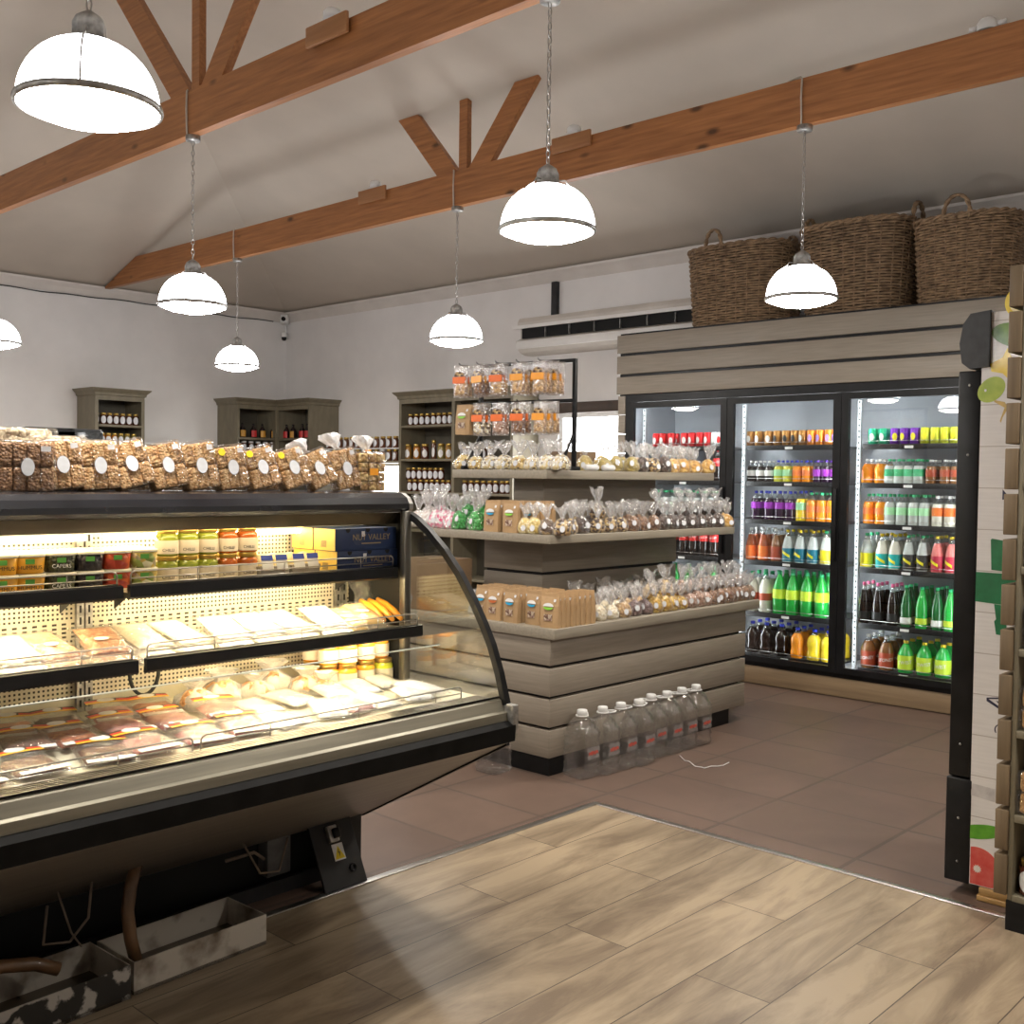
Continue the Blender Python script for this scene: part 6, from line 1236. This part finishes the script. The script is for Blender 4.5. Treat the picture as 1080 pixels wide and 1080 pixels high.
pr('printed_smear', G([(1026, 826), (1050, 832), (1050, 846), (1024, 838)]), pv('printed_grey_smear', (.42, .40, .41), (.6, .58, .58)))
q = Y0(1034, 877); pr('printed_leaf', ell(q.y, q.z, .085, .026, -.22+PI*.0), p_gl)
q = Y0(1031, 916)
gp = ell(q.y, q.z, .079, .079, n=40); zmin = .052; pr('printed_grapefruit', [(a, max(zmin, b)) for a, b in gp if a < 1.404], p_grf, .0006)
star = []
for i in range(22): r_ = .016 if i % 2 == 0 else .010; star.append((q.y+r_*math.cos(PI*i/11), q.z+r_*math.sin(PI*i/11)))
pr('printed_pith', star, p_pith, .0014)
pl = thing('timber_pallet', 'small honey-coloured timber pallet carrying the black drinks cooler', 'pallet', (4.2, 1.0, 0))
m_pal = wood('honey_pallet_timber', (.42, .25, .09), (.28, .16, .05), 'y', .55, world=True)
MB().bev(-.268, .4, -.6, .37, .001, .020, .003).build('bottom_boards', m_pal, pl)
for yy in (-.5, -.1, .255): MB().bev(-.262, .38, yy, yy+.11, .020, .047, .003).build('block', m_pal, pl)
# ------------------------------------------------------------------ slatted produce shelf at the picture edge
SX = 3.744
rs = thing('slatted_shelf', 'slatted timber shelf unit with rusks and jars, standing before the drinks cooler', 'shelf', (SX, .8, 0))
rs.location = (0, 0, 0)
MB().box(SX, 3.925, .30, 1.208, 0, .10).build('plinth', m_black, rs)
MB().bev(SX+.004, 3.93, 1.190, 1.206, .10, 2.20, .002).build('side_panel', m_sage, rs)
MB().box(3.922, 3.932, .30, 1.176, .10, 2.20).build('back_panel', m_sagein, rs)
for k in range(14): z0 = .116+k*.1515; MB().bev(SX-.004, 3.93, 1.207, 1.249, z0, z0+.136, .003).build('slat', m_oak, rs)
SZ = [hit('x', SX, 1074, py).z for py in (946, 860.5, 771, 684.5, 597.5, 508, 420, 335)]
for z in SZ: MB().bev(SX+.002, 3.922, .30, 1.190, z-.026, z, .002).build('shelf_board', m_sage, rs)
JB = jar_set('bigjam', .045, .12, jam['dark'], m_gold, m_lov, True, .75, (.12, .72), 20)
for i in range(4): place('preserve_jar', JB, (SX+.055, 1.138-i*.10, SZ[0]), -1.75, f'dark preserve jar with round white label, {ORD[i]} from the slats, bottom shelf', 'jar', 'jars on the bottom shelf of the slatted unit')
for s_ in range(1, 7):
    for i in range(3):
        for lv in range(2):
            z = SZ[s_]+.003+lv*.072; o = place('rusk_bag', rusk_meshes('brown' if s_ < 3 else 'gold', .13, .07, .13, (i+s_+lv) % 4)[:2], (SX+.075, 1.118-i*.145, z), -PI/2, f'rusk bag lying {["at the bottom", "on top"][lv]}, {ORD[i]} from the slats, {["", "second", "third", "fourth", "fifth", "sixth", "seventh"][s_]} shelf of the slatted unit', 'rusk bag', f'rusk bags on the {["", "second", "third", "fourth", "fifth", "sixth", "seventh"][s_]} shelf of the slatted unit')
# ------------------------------------------------------------------ put each thing's origin at its own base
def rebase(t, p):
    p = Vector(p)
    for ch in t.children: ch.location = ch.location-p
    t.location = p
rebase(fr, (7.3, 3.85, 0)); rebase(isl, (4.95, 4.03, 0)); rebase(dc, (1.4, 3.1, 0)); rebase(ck, (4.25, 1.1, .05)); rebase(rs, (3.83, .75, 0)); rebase(rk, (4.5, 4.1, 1.541)); 
cpos = Vector((7.3, 10.61, 0))
for ch in c2.children: ch.location = ch.location-cpos
c2.location = cpos
